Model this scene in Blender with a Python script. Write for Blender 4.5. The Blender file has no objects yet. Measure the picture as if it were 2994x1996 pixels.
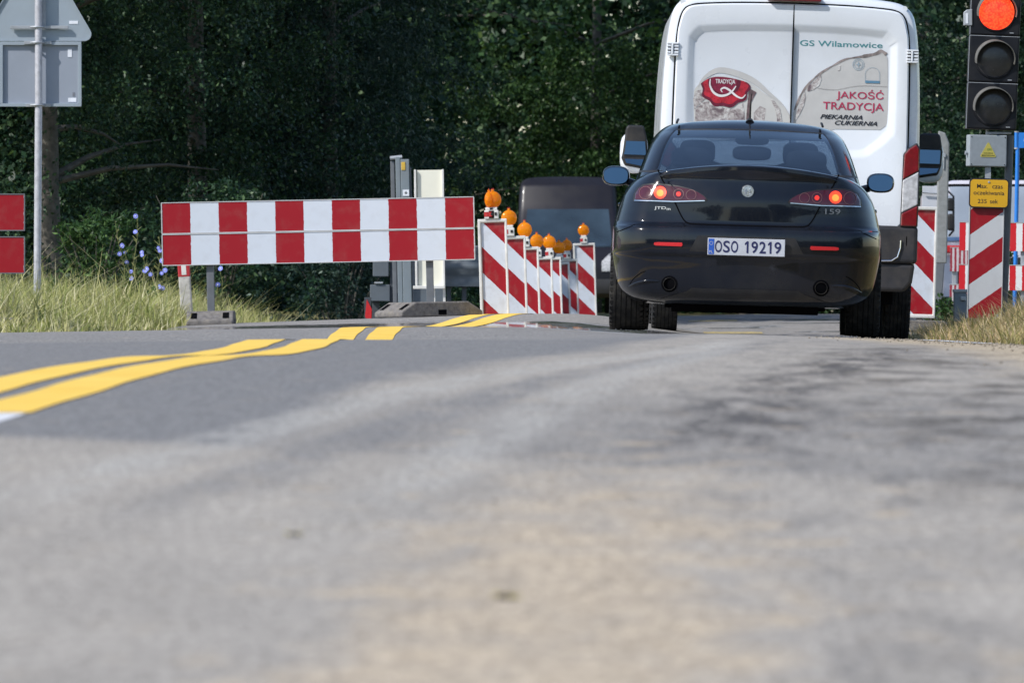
import bpy, bmesh, math, random
import numpy as np
from mathutils import Vector, Matrix, Euler
from mathutils.bvhtree import BVHTree
R = math.radians
scene = bpy.context.scene
COL = scene.collection
# ------------------------------------------------------------------ camera
F = 25900.0            # focal length in source pixels (2994 wide)
EYE = 0.42             # eye height
cam = bpy.data.cameras.new('Camera')
cam.sensor_width = 36.0
cam.lens = F * 36.0 / 2994.0
cam.clip_start = 0.3
cam.clip_end = 3000
cam.dof.use_dof = True
cam.dof.focus_distance = 64.0
cam.dof.aperture_fstop = 14.5
camo = bpy.data.objects.new('Camera', cam)
COL.objects.link(camo)
camo.location = (0, 0, EYE)
camo.rotation_euler = (R(90) - math.atan(68 / F), 0, 0)
scene.camera = camo
# ------------------------------------------------------------------ sky, sun, exposure
AZ, EL = R(57), R(42)                       # sun: left of and behind the camera
to_sun = Vector((-math.sin(AZ) * math.cos(EL), -math.cos(AZ) * math.cos(EL), math.sin(EL)))
world = bpy.data.worlds.new('World')
scene.world = world
world.use_nodes = True
wn = world.node_tree
bg = wn.nodes['Background']
sky = wn.nodes.new('ShaderNodeTexSky')
sky.sky_type = 'NISHITA'
sky.sun_disc = False
sky.sun_elevation = EL
sky.sun_rotation = math.atan2(to_sun.x, to_sun.y)
sky.air_density = 1.0
sky.dust_density = 0.6
wn.links.new(sky.outputs[0], bg.inputs[0])
bg.inputs[1].default_value = 0.14
sl = bpy.data.lights.new('Sun', 'SUN')
sl.energy = 3.7
sl.angle = R(0.5)
sl.color = (1.0, 0.97, 0.92)
so = bpy.data.objects.new('Sun', sl)
COL.objects.link(so)
so.location = (-30, -20, 40)
so.rotation_euler = (-to_sun).to_track_quat('-Z', 'Y').to_euler()
scene.view_settings.view_transform = 'Standard'
scene.view_settings.look = 'None'
scene.view_settings.exposure = 0.28
scene.view_settings.gamma = 1.0
scene.render.film_transparent = False
scene.cycles.max_bounces = 8
scene.cycles.transparent_max_bounces = 12
scene.cycles.use_denoising = True
scene.cycles.sample_clamp_indirect = 4.0
# ------------------------------------------------------------------ helpers
def px(u, v, Y):
    """world x, z of a photo pixel at distance Y"""
    return (u - 1497) * Y / F, EYE - (v - 930) * Y / F

def pchip(xs, ys):
    xs = np.array(xs, float); ys = np.array(ys, float)
    h = np.diff(xs); d = np.diff(ys) / h
    m = np.zeros_like(xs)
    for i in range(1, len(xs) - 1):
        if d[i - 1] * d[i] > 0:
            w1 = 2 * h[i] + h[i - 1]; w2 = h[i] + 2 * h[i - 1]
            m[i] = (w1 + w2) / (w1 / d[i - 1] + w2 / d[i])
    m[0] = d[0]; m[-1] = d[-1]
    def f(x):
        x = np.clip(np.asarray(x, float), xs[0], xs[-1])
        i = np.clip(np.searchsorted(xs, x) - 1, 0, len(xs) - 2)
        t = (x - xs[i]) / h[i]
        return ((1 + 2 * t) * (1 - t) ** 2 * ys[i] + t * (1 - t) ** 2 * h[i] * m[i]
                + t * t * (3 - 2 * t) * ys[i + 1] + t * t * (t - 1) * h[i] * m[i + 1])
    return f

def sstep(a, b, x):
    t = np.clip((np.asarray(x, float) - a) / (b - a), 0, 1)
    return t * t * (3 - 2 * t)

# ------------------------------------------------------------------ materials
def principled(name):
    m = bpy.data.materials.new(name); m.use_nodes = True
    return m, m.node_tree, m.node_tree.nodes['Principled BSDF']

def rgb(r, g, b):
    """sRGB 0-255 to linear"""
    def c(v):
        v /= 255.0
        return v / 12.92 if v <= 0.04045 else ((v + 0.055) / 1.055) ** 2.4
    return (c(r), c(g), c(b), 1)

def mixnode(nt, fac, a, b, blend='MIX'):
    n = nt.nodes.new('ShaderNodeMix'); n.data_type = 'RGBA'; n.blend_type = blend
    for inp, val in ((n.inputs[0], fac), (n.inputs[6], a), (n.inputs[7], b)):
        if isinstance(val, bpy.types.NodeSocket): nt.links.new(val, inp)
        else: inp.default_value = val
    return n.outputs[2]

def noise(nt, scale, detail=4, rough=0.55, vec=None, dist=0.0):
    n = nt.nodes.new('ShaderNodeTexNoise')
    n.inputs['Scale'].default_value = scale; n.inputs['Detail'].default_value = detail
    n.inputs['Roughness'].default_value = rough; n.inputs['Distortion'].default_value = dist
    if vec is None:
        tc = nt.nodes.new('ShaderNodeTexCoord'); vec = tc.outputs['Object']
    nt.links.new(vec, n.inputs['Vector'])
    return n.outputs['Fac']

def ramp(nt, fac, stops):
    n = nt.nodes.new('ShaderNodeValToRGB')
    nt.links.new(fac, n.inputs[0])
    el = n.color_ramp.elements
    while len(el) < len(stops): el.new(0.5)
    for e, (p, c) in zip(el, stops):
        e.position = p; e.color = c if len(c) == 4 else (*c, 1)
    return n.outputs[0]

def math_(nt, op, a, b=None, c=None):
    n = nt.nodes.new('ShaderNodeMath'); n.operation = op
    for i, v in enumerate((a, b, c)):
        if v is None: continue
        if isinstance(v, bpy.types.NodeSocket): nt.links.new(v, n.inputs[i])
        else: n.inputs[i].default_value = v
    return n.outputs[0]

def mat(name, col, rough=0.5, metal=0.0, var=0.12, scale=8.0, coat=0.0, spec=0.5, dirt=None, dirt_amt=0.0,
        bump=0.0, bscale=60.0, emit=None, estr=0.0, trans=0.0, alpha=None):
    m, nt, b = principled(name)
    col = col if len(col) == 4 else (*col, 1)
    n = noise(nt, scale, 5)
    dark = tuple(c * (1 - var) for c in col[:3]) + (1,)
    lite = tuple(min(1, c * (1 + var)) for c in col[:3]) + (1,)
    c = ramp(nt, n, [(0.3, dark), (0.7, lite)])
    if dirt is not None:
        n2 = noise(nt, scale * 0.6, 7, 0.65)
        f = ramp(nt, n2, [(0.45, (0, 0, 0, 1)), (0.72, (dirt_amt,) * 3 + (1,))])
        c = mixnode(nt, f, c, dirt)
    nt.links.new(c, b.inputs['Base Color'])
    r = ramp(nt, noise(nt, scale * 2.3, 4), [(0.3, (max(0, rough - 0.06),) * 3), (0.7, (min(1, rough + 0.08),) * 3)])
    nt.links.new(r, b.inputs['Roughness'])
    b.inputs['Metallic'].default_value = metal
    b.inputs['Coat Weight'].default_value = coat
    b.inputs['Coat Roughness'].default_value = 0.04
    b.inputs['Specular IOR Level'].default_value = spec
    b.inputs['Transmission Weight'].default_value = trans
    if emit is not None:
        b.inputs['Emission Color'].default_value = emit if len(emit) == 4 else (*emit, 1)
        b.inputs['Emission Strength'].default_value = estr
    if alpha is not None: b.inputs['Alpha'].default_value = alpha
    if bump > 0:
        bn = nt.nodes.new('ShaderNodeBump'); bn.inputs['Strength'].default_value = bump
        bn.inputs['Distance'].default_value = 0.01
        nt.links.new(noise(nt, bscale, 5), bn.inputs['Height'])
        nt.links.new(bn.outputs[0], b.inputs['Normal'])
    return m

def stripe_mat(name, ax, az, period, phase, duty=0.5, red=None, white=None, grime=0.25, axis_y=0.0, rough=0.35):
    """red and white sheeting: red where frac((ax*x+az*z)/period+phase) < duty, in object space"""
    m, nt, b = principled(name)
    red = red or (0.31, 0.008, 0.016, 1); white = white or (0.60, 0.64, 0.71, 1)
    tc = nt.nodes.new('ShaderNodeTexCoord')
    sp = nt.nodes.new('ShaderNodeSeparateXYZ'); nt.links.new(tc.outputs['Object'], sp.inputs[0])
    v = math_(nt, 'ADD', math_(nt, 'MULTIPLY', sp.outputs[0], ax), math_(nt, 'MULTIPLY', sp.outputs[2], az))
    w = noise(nt, 30, 3)
    v = math_(nt, 'ADD', v, math_(nt, 'MULTIPLY', math_(nt, 'SUBTRACT', w, 0.5), 0.012))
    fr = math_(nt, 'FRACT', math_(nt, 'ADD', math_(nt, 'DIVIDE', v, period), phase))
    f = math_(nt, 'LESS_THAN', fr, duty)
    c = mixnode(nt, f, white, red)
    n2 = noise(nt, 9, 7, 0.65)
    g = ramp(nt, n2, [(0.5, (0, 0, 0, 1)), (0.75, (grime,) * 3 + (1,))])
    c = mixnode(nt, g, c, (0.25, 0.22, 0.18, 1))
    # faint dust tint near the lower edge is left to the dirt noise only
    nt.links.new(c, b.inputs['Base Color'])
    b.inputs['Roughness'].default_value = rough
    b.inputs['Specular IOR Level'].default_value = 0.35
    return m

# ------------------------------------------------------------------ mesh builder
class MB:
    def __init__(self):
        self.v = []; self.f = []; self.mi = []; self.m = 0; self.T = None
    def add(self, vs, fs):
        o = len(self.v)
        if self.T is not None: vs = [tuple(self.T @ Vector(p)) for p in vs]
        self.v += [tuple(p) for p in vs]
        for f in fs:
            self.f.append([i + o for i in f]); self.mi.append(self.m)
        return o
    def box(self, x0, x1, y0, y1, z0, z1):
        self.add([(x0, y0, z0), (x1, y0, z0), (x1, y1, z0), (x0, y1, z0), (x0, y0, z1), (x1, y0, z1), (x1, y1, z1), (x0, y1, z1)],
                 [(0, 3, 2, 1), (4, 5, 6, 7), (0, 1, 5, 4), (1, 2, 6, 5), (2, 3, 7, 6), (3, 0, 4, 7)])
        return self
    def tube(self, pts, rad, n=10, caps=True):
        pts = [Vector(p) for p in pts]
        if not hasattr(rad, '__len__'): rad = [rad] * len(pts)
        vs = []; fs = []
        up = None
        for i, p in enumerate(pts):
            t = (pts[min(i + 1, len(pts) - 1)] - pts[max(i - 1, 0)]).normalized()
            if up is None:
                up = Vector((0, 0, 1)) if abs(t.z) < 0.9 else Vector((1, 0, 0))
            a = t.cross(up).normalized(); b = a.cross(t).normalized(); up = b
            for k in range(n):
                an = 2 * math.pi * k / n
                vs.append(p + (a * math.cos(an) + b * math.sin(an)) * rad[i])
        for i in range(len(pts) - 1):
            for k in range(n):
                fs.append((i * n + k, i * n + (k + 1) % n, (i + 1) * n + (k + 1) % n, (i + 1) * n + k))
        if caps:
            fs.append(tuple(range(n - 1, -1, -1))); fs.append(tuple(range((len(pts) - 1) * n, len(pts) * n)))
        self.add(vs, fs); return self
    def prism(self, poly, y0, y1):
        """polygon in x,z extruded in y"""
        n = len(poly)
        vs = [(x, y0, z) for x, z in poly] + [(x, y1, z) for x, z in poly]
        fs = [tuple(range(n)), tuple(range(2 * n - 1, n - 1, -1))]
        for i in range(n):
            j = (i + 1) % n
            fs.append((i, i + n, j + n, j))
        self.add(vs, fs); return self
    def lathe(self, prof, c=(0, 0, 0), axis='z', n=24, caps=True):
        vs = []; fs = []
        for r, h in prof:
            for k in range(n):
                a = 2 * math.pi * k / n
                p = (r * math.cos(a), r * math.sin(a), h)
                if axis == 'x': p = (p[2], p[0], p[1])
                elif axis == 'y': p = (p[1], p[2], p[0])
                vs.append((p[0] + c[0], p[1] + c[1], p[2] + c[2]))
        for i in range(len(prof) - 1):
            for k in range(n):
                fs.append((i * n + k, i * n + (k + 1) % n, (i + 1) * n + (k + 1) % n, (i + 1) * n + k))
        if caps:
            fs.append(tuple(range(n - 1, -1, -1))); fs.append(tuple(range((len(prof) - 1) * n, len(prof) * n)))
        self.add(vs, fs); return self
    def ball(self, c, rx, ry, rz, seg=16, rings=10, e=1.0):
        vs = []; fs = []
        def s(v): return math.copysign(abs(v) ** e, v)
        for i in range(rings + 1):
            th = math.pi * i / rings
            for k in range(seg):
                ph = 2 * math.pi * k / seg
                vs.append((c[0] + rx * s(math.sin(th)) * s(math.cos(ph)), c[1] + ry * s(math.sin(th)) * s(math.sin(ph)), c[2] + rz * s(math.cos(th))))
        for i in range(rings):
            for k in range(seg):
                fs.append((i * seg + k, (i + 1) * seg + k, (i + 1) * seg + (k + 1) % seg, i * seg + (k + 1) % seg))
        self.add(vs, fs); return self
    def build(self, name, mats, parent=None, loc=None, rot=None, smooth=None, bevel=0.0, seg=2):
        me = bpy.data.meshes.new(name)
        me.from_pydata(self.v, [], self.f)
        mats = mats if isinstance(mats, (list, tuple)) else [mats]
        for m in mats: me.materials.append(m)
        if len(mats) > 1: me.polygons.foreach_set('material_index', self.mi)
        bm = bmesh.new(); bm.from_mesh(me)
        bmesh.ops.remove_doubles(bm, verts=bm.verts, dist=1e-5)
        bmesh.ops.recalc_face_normals(bm, faces=bm.faces)
        bm.to_mesh(me); bm.free()
        o = bpy.data.objects.new(name, me); COL.objects.link(o)
        finish(o, smooth, bevel, seg)
        if parent is not None: o.parent = parent
        if loc is not None: o.location = loc
        if rot is not None: o.rotation_euler = rot
        return o

def finish(o, smooth=None, bevel=0.0, seg=2):
    me = o.data
    if smooth is not None:
        me.polygons.foreach_set('use_smooth', [True] * len(me.polygons))
        me.set_sharp_from_angle(angle=R(smooth))
    if bevel > 0:
        b = o.modifiers.new('bevel', 'BEVEL'); b.width = bevel; b.segments = seg
        b.limit_method = 'ANGLE'; b.angle_limit = R(40); b.use_clamp_overlap = True

def tag(o, label=None, cat=None, group=None, kind=None):
    if label: o['label'] = label
    if cat: o['category'] = cat
    if group: o['group'] = group
    if kind: o['kind'] = kind
    return o

def thing(name, loc, label, cat, group=None, rot=(0, 0, 0)):
    o = bpy.data.objects.new(name, None); COL.objects.link(o)
    o.empty_display_size = 0.2
    o.location = loc; o.rotation_euler = rot
    return tag(o, label, cat, group)

def copy_tree(o, parent=None):
    c = o.copy(); COL.objects.link(c)
    if parent is not None: c.parent = parent
    for ch in list(o.children): copy_tree(ch, c)
    return c

def raw_mesh(name, verts, faces_n, faces, mats):
    """fast numpy mesh; faces: (k, n) int array of polygons with n corners"""
    me = bpy.data.meshes.new(name)
    nv = len(verts); k = len(faces)
    me.vertices.add(nv); me.vertices.foreach_set('co', np.asarray(verts, np.float32).ravel())
    me.loops.add(k * faces_n); me.loops.foreach_set('vertex_index', np.asarray(faces, np.int32).ravel())
    me.polygons.add(k)
    me.polygons.foreach_set('loop_start', np.arange(0, k * faces_n, faces_n, dtype=np.int32))
    me.update(calc_edges=True)
    for m in (mats if isinstance(mats, (list, tuple)) else [mats]): me.materials.append(m)
    return me

def text_geo(s, x0, x1, z0, z1, shear=0.0, bold=0.0, fit=True, space=1.0):
    """built-in-font lettering as flat triangles in the x,z box given"""
    cu = bpy.data.curves.new('lettering', 'FONT'); cu.body = s
    cu.size = 1.0; cu.shear = shear; cu.offset = bold; cu.resolution_u = 4; cu.space_character = space
    cu.fill_mode = 'FRONT'
    o = bpy.data.objects.new('lettering', cu); COL.objects.link(o)
    dg = bpy.context.evaluated_depsgraph_get()
    me = bpy.data.meshes.new_from_object(o.evaluated_get(dg))
    co = np.array([v.co[:] for v in me.vertices]); fs = [tuple(p.vertices) for p in me.polygons]
    bpy.data.objects.remove(o); bpy.data.curves.remove(cu); bpy.data.meshes.remove(me)
    mn = co.min(0); mx = co.max(0)
    sx = (x1 - x0) / (mx[0] - mn[0]); sz = (z1 - z0) / (mx[1] - mn[1])
    X = x0 + (co[:, 0] - mn[0]) * sx; Z = z0 + (co[:, 1] - mn[1]) * sz
    return list(zip(X, Z)), fs

def add_text(mb, s, x0, x1, z0, z1, y, **k):
    p, fs = text_geo(s, x0, x1, z0, z1, **k)
    mb.add([(x, y, z) for x, z in p], fs)

def bvh_of(o):
    me = o.data
    return BVHTree.FromPolygons([v.co[:] for v in me.vertices], [tuple(p.vertices) for p in me.polygons])

def hit_y(bvh, x, z, y0=-3.0):
    h = bvh.ray_cast(Vector((x, y0, z)), Vector((0, 1, 0)))
    return None if h[0] is None else h[0].y

def drape(name, outline, bvh, off, m, parent, cell=0.03, depth=0.02, smooth=40, holes_mat=None):
    """a thin panel with the x,z outline lying on the surface that bvh holds"""
    bm = bmesh.new()
    bm.faces.new([bm.verts.new((x, 0, z)) for x, z in outline])
    xs = [p[0] for p in outline]; zs = [p[1] for p in outline]
    def cut(co, no):
        g = bm.verts[:] + bm.edges[:] + bm.faces[:]
        bmesh.ops.bisect_plane(bm, geom=g, plane_co=co, plane_no=no, dist=1e-5)
    x = math.ceil(min(xs) / cell) * cell
    while x < max(xs): cut((x, 0, 0), (1, 0, 0)); x += cell
    z = math.ceil(min(zs) / cell) * cell
    while z < max(zs): cut((0, 0, z), (0, 0, 1)); z += cell
    last = 0
    for v in bm.verts:
        y = hit_y(bvh, v.co.x, v.co.z)
        if y is None: y = last
        last = y
        v.co.y = y - off
    be = [e for e in bm.edges if len(e.link_faces) == 1]
    r = bmesh.ops.extrude_edge_only(bm, edges=be)
    for v in r['geom']:
        if isinstance(v, bmesh.types.BMVert): v.co.y += depth
    bmesh.ops.recalc_face_normals(bm, faces=bm.faces)
    me = bpy.data.meshes.new(name); bm.to_mesh(me); bm.free()
    # make sure the panel faces backwards (-y)
    if sum(p.normal.y * p.area for p in me.polygons) > 0: me.flip_normals()
    me.materials.append(m)
    o = bpy.data.objects.new(name, me); COL.objects.link(o); o.parent = parent
    finish(o, smooth)
    return o

def ribbon_outline(pts, w):
    """closed outline of a strip of width w along x,z points"""
    L = []; Rr = []
    for i, p in enumerate(pts):
        a = pts[max(i - 1, 0)]; b = pts[min(i + 1, len(pts) - 1)]
        dx, dz = b[0] - a[0], b[1] - a[1]; l = math.hypot(dx, dz) or 1
        ww = w[i] if hasattr(w, '__len__') else w
        L.append((p[0] - dz / l * ww / 2, p[1] + dx / l * ww / 2)); Rr.append((p[0] + dz / l * ww / 2, p[1] - dx / l * ww / 2))
    return L + Rr[::-1]

def strip_on(mb, pts, w, bvh, off, step=0.02):
    """strip of quads along x,z points lying on a surface"""
    dense = []
    for a, b in zip(pts[:-1], pts[1:]):
        n = max(1, int(math.hypot(b[0] - a[0], b[1] - a[1]) / step))
        dense += [(a[0] + (b[0] - a[0]) * i / n, a[1] + (b[1] - a[1]) * i / n) for i in range(n)]
    dense.append(pts[-1])
    o = ribbon_outline(dense, w); n = len(dense)
    L = o[:n]; Rr = o[n:][::-1]
    vs = []; 
    for q in L + Rr:
        y = hit_y(bvh, *q)
        vs.append((q[0], (y if y is not None else (vs[-1][1] + off if vs else 0)) - off, q[1]))
    mb.add(vs, [(i, i + 1, n + i + 1, n + i) for i in range(n - 1)])

def smooth_chain(pts, n):
    """Catmull-Rom through 2-D points, n per span"""
    out = []
    for i in range(len(pts) - 1):
        p0 = pts[max(i - 1, 0)]; p1 = pts[i]; p2 = pts[i + 1]; p3 = pts[min(i + 2, len(pts) - 1)]
        for k in range(n):
            t = k / n
            out.append(tuple(0.5 * (2 * b + (c - a) * t + (2 * a - 5 * b + 4 * c - d) * t * t + (3 * b - a - 3 * c + d) * t ** 3)
                             for a, b, c, d in zip(p0, p1, p2, p3)))
    out.append(pts[-1])
    return out
# ------------------------------------------------------------------ terrain
def zprof(pts):
    Y = [p[0] for p in pts]
    return pchip([-1500, -20] + Y + [140, 200, 3000], [-0.45, -0.40] + [EYE - (v - 930) * y / F for y, v in pts] + [0.47, 0.48, 0.48])
FAR = [(105, 1012), (112, 985), (117, 942), (122, 924), (130, 918)]
zL = zprof([(10, 2010), (14, 1540), (18, 1290), (21, 1185), (25, 1100), (28, 1058), (30, 1042), (32.5, 1038), (35, 1024), (37.5, 1006), (40, 993),
            (43, 998), (50, 1003), (55, 996), (57, 975), (59.5, 957), (62, 955), (65.5, 957), (67.5, 950), (70, 930), (72, 919), (74, 917), (76, 948), (80, 1008), (85, 1024), (92, 1030), (100, 1020)] + FAR)
zR = zprof([(10, 2010), (14, 1540), (18, 1290), (21, 1185), (25, 1110), (30, 1055), (36, 1015), (42, 995), (50, 981), (55, 976),
            (60, 978), (64, 984), (70, 982), (74, 988), (80, 1024), (85, 1028), (92, 1030), (100, 1020)] + FAR)
xc = pchip([-1500, 0, 10, 15, 20, 25, 29, 37, 50, 58, 63, 66, 70, 72, 80, 90, 104, 117, 130, 160, 220, 400], [-40, -1.75, -1.53, -1.42, -1.31, -1.23, -1.12, -0.98, -0.97, -0.95, -0.78, -0.52, -0.26, -0.15, 0.3, 0.9, 1.8, 2.7, 3.8, 7.0, 17, 60])
eL = pchip([-1500, 0, 55, 62, 68, 72, 80, 100, 400], [-3.2, -3.1, -2.9, -2.75, -2.55, -2.45, -2.6, -3.0, -3.2])   # road edges, offsets from the centre line
eR = pchip([-1500, 0, 40, 50, 58, 64, 70, 76, 84, 400], [3.7, 3.7, 3.62, 3.66, 3.70, 3.64, 3.47, 3.22, 3.3, 3.5])
csL = pchip([-1500, 0, 50, 62, 70, 90, 400], [0.012, 0.012, 0.013, 0.015, 0.036, 0.02, 0.02])

def zg(x, Y):
    x = np.asarray(x, float); Y = np.asarray(Y, float)
    c = xc(Y); u = x - c
    t = sstep(0.5, 2.1, u)
    z = zL(Y) * (1 - t) + zR(Y) * t
    z = z - csL(Y) * np.clip(-u, 0, -eL(Y))
    near = sstep(30, 50, Y) * (1 - sstep(100, 120, Y))
    z = z - (0.012 + 0.018 * near) * np.clip(u - 2.25, 0, 1.6)
    # verges do not follow the dip of the carriageway
    vl = sstep(0.0, 2.2, eL(Y) - u); vr = sstep(0.0, 2.5, u - eR(Y))
    flat = sstep(50, 64, Y)
    z = z * (1 - vl * flat) + (0.36 + 0.004 * np.clip(Y - 70, 0, 40)) * vl * flat
    z = z * (1 - vr * flat) + 0.33 * vr * flat
    return z

def zg1(x, Y): return float(zg(x, Y))

def lerp_rows(a, b, s): return list(np.arange(a, b, s))
ROWS = lerp_rows(-60, 4, 4) + lerp_rows(4, 9, 0.5) + lerp_rows(9, 62, 0.14) + lerp_rows(62, 130, 0.25) + lerp_rows(130, 200, 2) + lerp_rows(200, 400, 10)

def grid_mesh(name, X, Y, Z, m, uv=None):
    r, c = X.shape
    idx = np.arange(r * c).reshape(r, c)
    f = np.stack([idx[:-1, :-1], idx[:-1, 1:], idx[1:, 1:], idx[1:, :-1]], -1).reshape(-1, 4)
    me = raw_mesh(name, np.stack([X, Y, Z], -1).reshape(-1, 3), 4, f, m)
    if uv is not None:
        l = me.uv_layers.new(name='road')
        l.data.foreach_set('uv', uv.reshape(-1, 2)[f.ravel()].astype(np.float32).ravel())
    me.polygons.foreach_set('use_smooth', [True] * len(me.polygons))
    o = bpy.data.objects.new(name, me); COL.objects.link(o)
    return o

# --- asphalt
def asphalt():
    m, nt, b = principled('asphalt')
    uvn = nt.nodes.new('ShaderNodeUVMap'); uvn.uv_map = 'road'
    sp = nt.nodes.new('ShaderNodeSeparateXYZ'); nt.links.new(uvn.outputs[0], sp.inputs[0])
    U, V = sp.outputs[0], sp.outputs[1]
    def vec(sx, sy):
        n = nt.nodes.new('ShaderNodeVectorMath'); n.operation = 'MULTIPLY'
        nt.links.new(uvn.outputs[0], n.inputs[0]); n.inputs[1].default_value = (sx, sy, 1)
        return n.outputs[0]
    def win(x, a, b):     # smooth step
        n = nt.nodes.new('ShaderNodeMapRange'); n.interpolation_type = 'SMOOTHSTEP'
        nt.links.new(x, n.inputs[0]); n.inputs[1].default_value = a; n.inputs[2].default_value = b
        return n.outputs[0]
    def mul(*a):
        o = a[0]
        for q in a[1:]: o = math_(nt, 'MULTIPLY', o, q)
        return o
    def inv(a): return math_(nt, 'SUBTRACT', 1.0, a)
    big = noise(nt, 1.0, 5, 0.6, vec(0.9, 0.16))
    mid = noise(nt, 1.0, 5, 0.6, vec(3.2, 0.55), 0.6)
    sml = noise(nt, 1.0, 6, 0.7, vec(14, 4.0))
    grain = noise(nt, 1.0, 3, 0.7, vec(120, 60))
    wob = math_(nt, 'MULTIPLY', math_(nt, 'SUBTRACT', mid, 0.5), 0.26)
    Uw = math_(nt, 'ADD', U, wob)
    Vw = math_(nt, 'ADD', V, math_(nt, 'ADD', math_(nt, 'MULTIPLY', math_(nt, 'SUBTRACT', mid, 0.5), 0.35), math_(nt, 'MULTIPLY', U, 1.3)))
    c = ramp(nt, mid, [(0.25, (0.285, 0.264, 0.240)), (0.75, (0.388, 0.357, 0.320))])
    # newer, darker surfacing on the left, beyond a cross joint
    edge = math_(nt, 'SUBTRACT', Uw, math_(nt, 'ADD', 0.84, math_(nt, 'MULTIPLY', math_(nt, 'MAXIMUM', math_(nt, 'SUBTRACT', V, 24), 0), 0.042)))
    dark = mul(win(Vw, 18.45, 19.0), inv(win(edge, -0.10, 0.16)), inv(mul(win(V, 44, 64), 0.35)))
    cd = ramp(nt, sml, [(0.25, (0.155, 0.156, 0.162)), (0.75, (0.235, 0.234, 0.236))])
    c = mixnode(nt, mul(dark, 0.95), c, cd)
    # second joint across the near lane, slightly darker beyond it
    j2 = mul(win(Vw, 18.45, 18.95), win(edge, 0.0, 0.2), inv(win(V, 18.5, 26)), 0.42)
    c = mixnode(nt, j2, c, (0.16, 0.162, 0.17, 1))
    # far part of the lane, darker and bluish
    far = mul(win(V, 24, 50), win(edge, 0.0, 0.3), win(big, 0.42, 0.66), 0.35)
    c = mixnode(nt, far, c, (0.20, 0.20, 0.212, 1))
    # oil-dark wheel path and blotches in the right lane
    ctr = math_(nt, 'ADD', 1.82, math_(nt, 'MULTIPLY', math_(nt, 'MAXIMUM', math_(nt, 'SUBTRACT', V, 20), 0), 0.045))
    dst = math_(nt, 'ABSOLUTE', math_(nt, 'SUBTRACT', Uw, ctr))
    fine = noise(nt, 1.0, 6, 0.7, vec(9, 1.1), 0.4)
    wp = mul(inv(win(dst, 0.05, 0.26)), win(fine, 0.38, 0.62), win(V, 16, 19), inv(win(V, 30, 40)), 0.9)
    c = mixnode(nt, wp, c, (0.075, 0.072, 0.075, 1))
    bl = mul(win(U, 1.0, 1.9), win(fine, 0.48, 0.7), 0.55)
    c = mixnode(nt, bl, c, (0.13, 0.13, 0.135, 1))
    # curved tyre tracks of vehicles swinging in from the left
    for k_, (a_, b_) in enumerate(((0.75, 0.055), (1.02, 0.05), (1.3, 0.03))):
        cc_ = math_(nt, 'ADD', a_, math_(nt, 'MULTIPLY', math_(nt, 'SUBTRACT', V, 18), b_))
        dd_ = math_(nt, 'ABSOLUTE', math_(nt, 'SUBTRACT', U, cc_))
        tk = mul(inv(win(dd_, 0.04, 0.13)), win(fine, 0.3, 0.6), win(V, 13, 17), inv(win(V, 32, 48)), 0.62)
        c = mixnode(nt, tk, c, (0.40, 0.385, 0.36, 1) if k_ != 1 else (0.19, 0.19, 0.195, 1))
    ol = mul(win(U, 1.85, 2.35), win(noise(nt, 1.0, 6, 0.65, vec(3.4, 1.1)), 0.47, 0.62), win(V, 13.5, 17.5), inv(win(V, 34, 48)), 0.68)
    c = mixnode(nt, ol, c, (0.06, 0.055, 0.052, 1))
    # dry sand trodden on to the near surface
    sd = mul(win(Uw, 1.1, 1.48), inv(win(Uw, 1.62, 2.05)), inv(win(V, 11.5, 19.5)))
    sn = noise(nt, 1.0, 6, 0.65, vec(5.5, 2.6), 0.3)
    sd2 = win(math_(nt, 'ADD', math_(nt, 'MULTIPLY', sd, 0.42), sn), 0.54, 0.95)
    c = mixnode(nt, mul(sd2, 0.7), c, ramp(nt, sml, [(0.3, (0.34, 0.28, 0.215)), (0.55, (0.52, 0.42, 0.305)), (0.75, (0.60, 0.50, 0.38))]))
    thin = mul(win(sn, 0.55, 0.75), inv(win(V, 14, 30)), win(U, 0.7, 1.3), 0.5)
    c = mixnode(nt, thin, c, (0.5, 0.40, 0.28, 1))
    # sandy strip that creeps over the right edge
    se = mul(win(math_(nt, 'ADD', Uw, math_(nt, 'MULTIPLY', sn, 0.8)), 2.98, 3.4), win(V, 23, 30), inv(mul(win(V, 50, 56), 0.7)), 0.9)
    c = mixnode(nt, se, c, ramp(nt, sml, [(0.3, (0.20, 0.165, 0.125)), (0.5, (0.44, 0.36, 0.26)), (0.7, (0.54, 0.46, 0.35))]))
    se2 = mul(win(sn, 0.58, 0.72), win(U, 2.2, 3.0), win(V, 18, 26), 0.55)
    c = mixnode(nt, se2, c, (0.42, 0.34, 0.24, 1))
    # pebbles, grit and grain
    c = mixnode(nt, mul(win(sml, 0.62, 0.8), 0.35), c, (0.10, 0.10, 0.105, 1))
    grit = noise(nt, 1.0, 4, 0.75, vec(45, 9))
    c = mixnode(nt, 0.5, c, ramp(nt, grit, [(0.3, (0.18, 0.18, 0.18)), (0.7, (0.82, 0.82, 0.82))]), 'OVERLAY')
    c = mixnode(nt, 0.7, c, ramp(nt, grain, [(0.3, (0.12, 0.12, 0.12)), (0.7, (0.88, 0.88, 0.88))]), 'OVERLAY')
    nt.links.new(c, b.inputs['Base Color'])
    # heat pools: the hollow between the crests mirrors what stands beyond it
    Vp = math_(nt, 'ADD', V, math_(nt, 'MULTIPLY', math_(nt, 'MINIMUM', U, 0), 0.75))
    pool = mul(win(Vp, 64.0, 66.0), inv(win(Vp, 70.2, 71.2)), inv(win(U, 1.5, 2.4)))
    st = noise(nt, 1.0, 4, 0.6, vec(2.2, 9.0))
    pool2 = mul(win(V, 112, 113), inv(win(V, 121, 123)), win(noise(nt, 1.0, 3, 0.6, vec(0.5, 1.1)), 0.56, 0.62))
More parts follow.
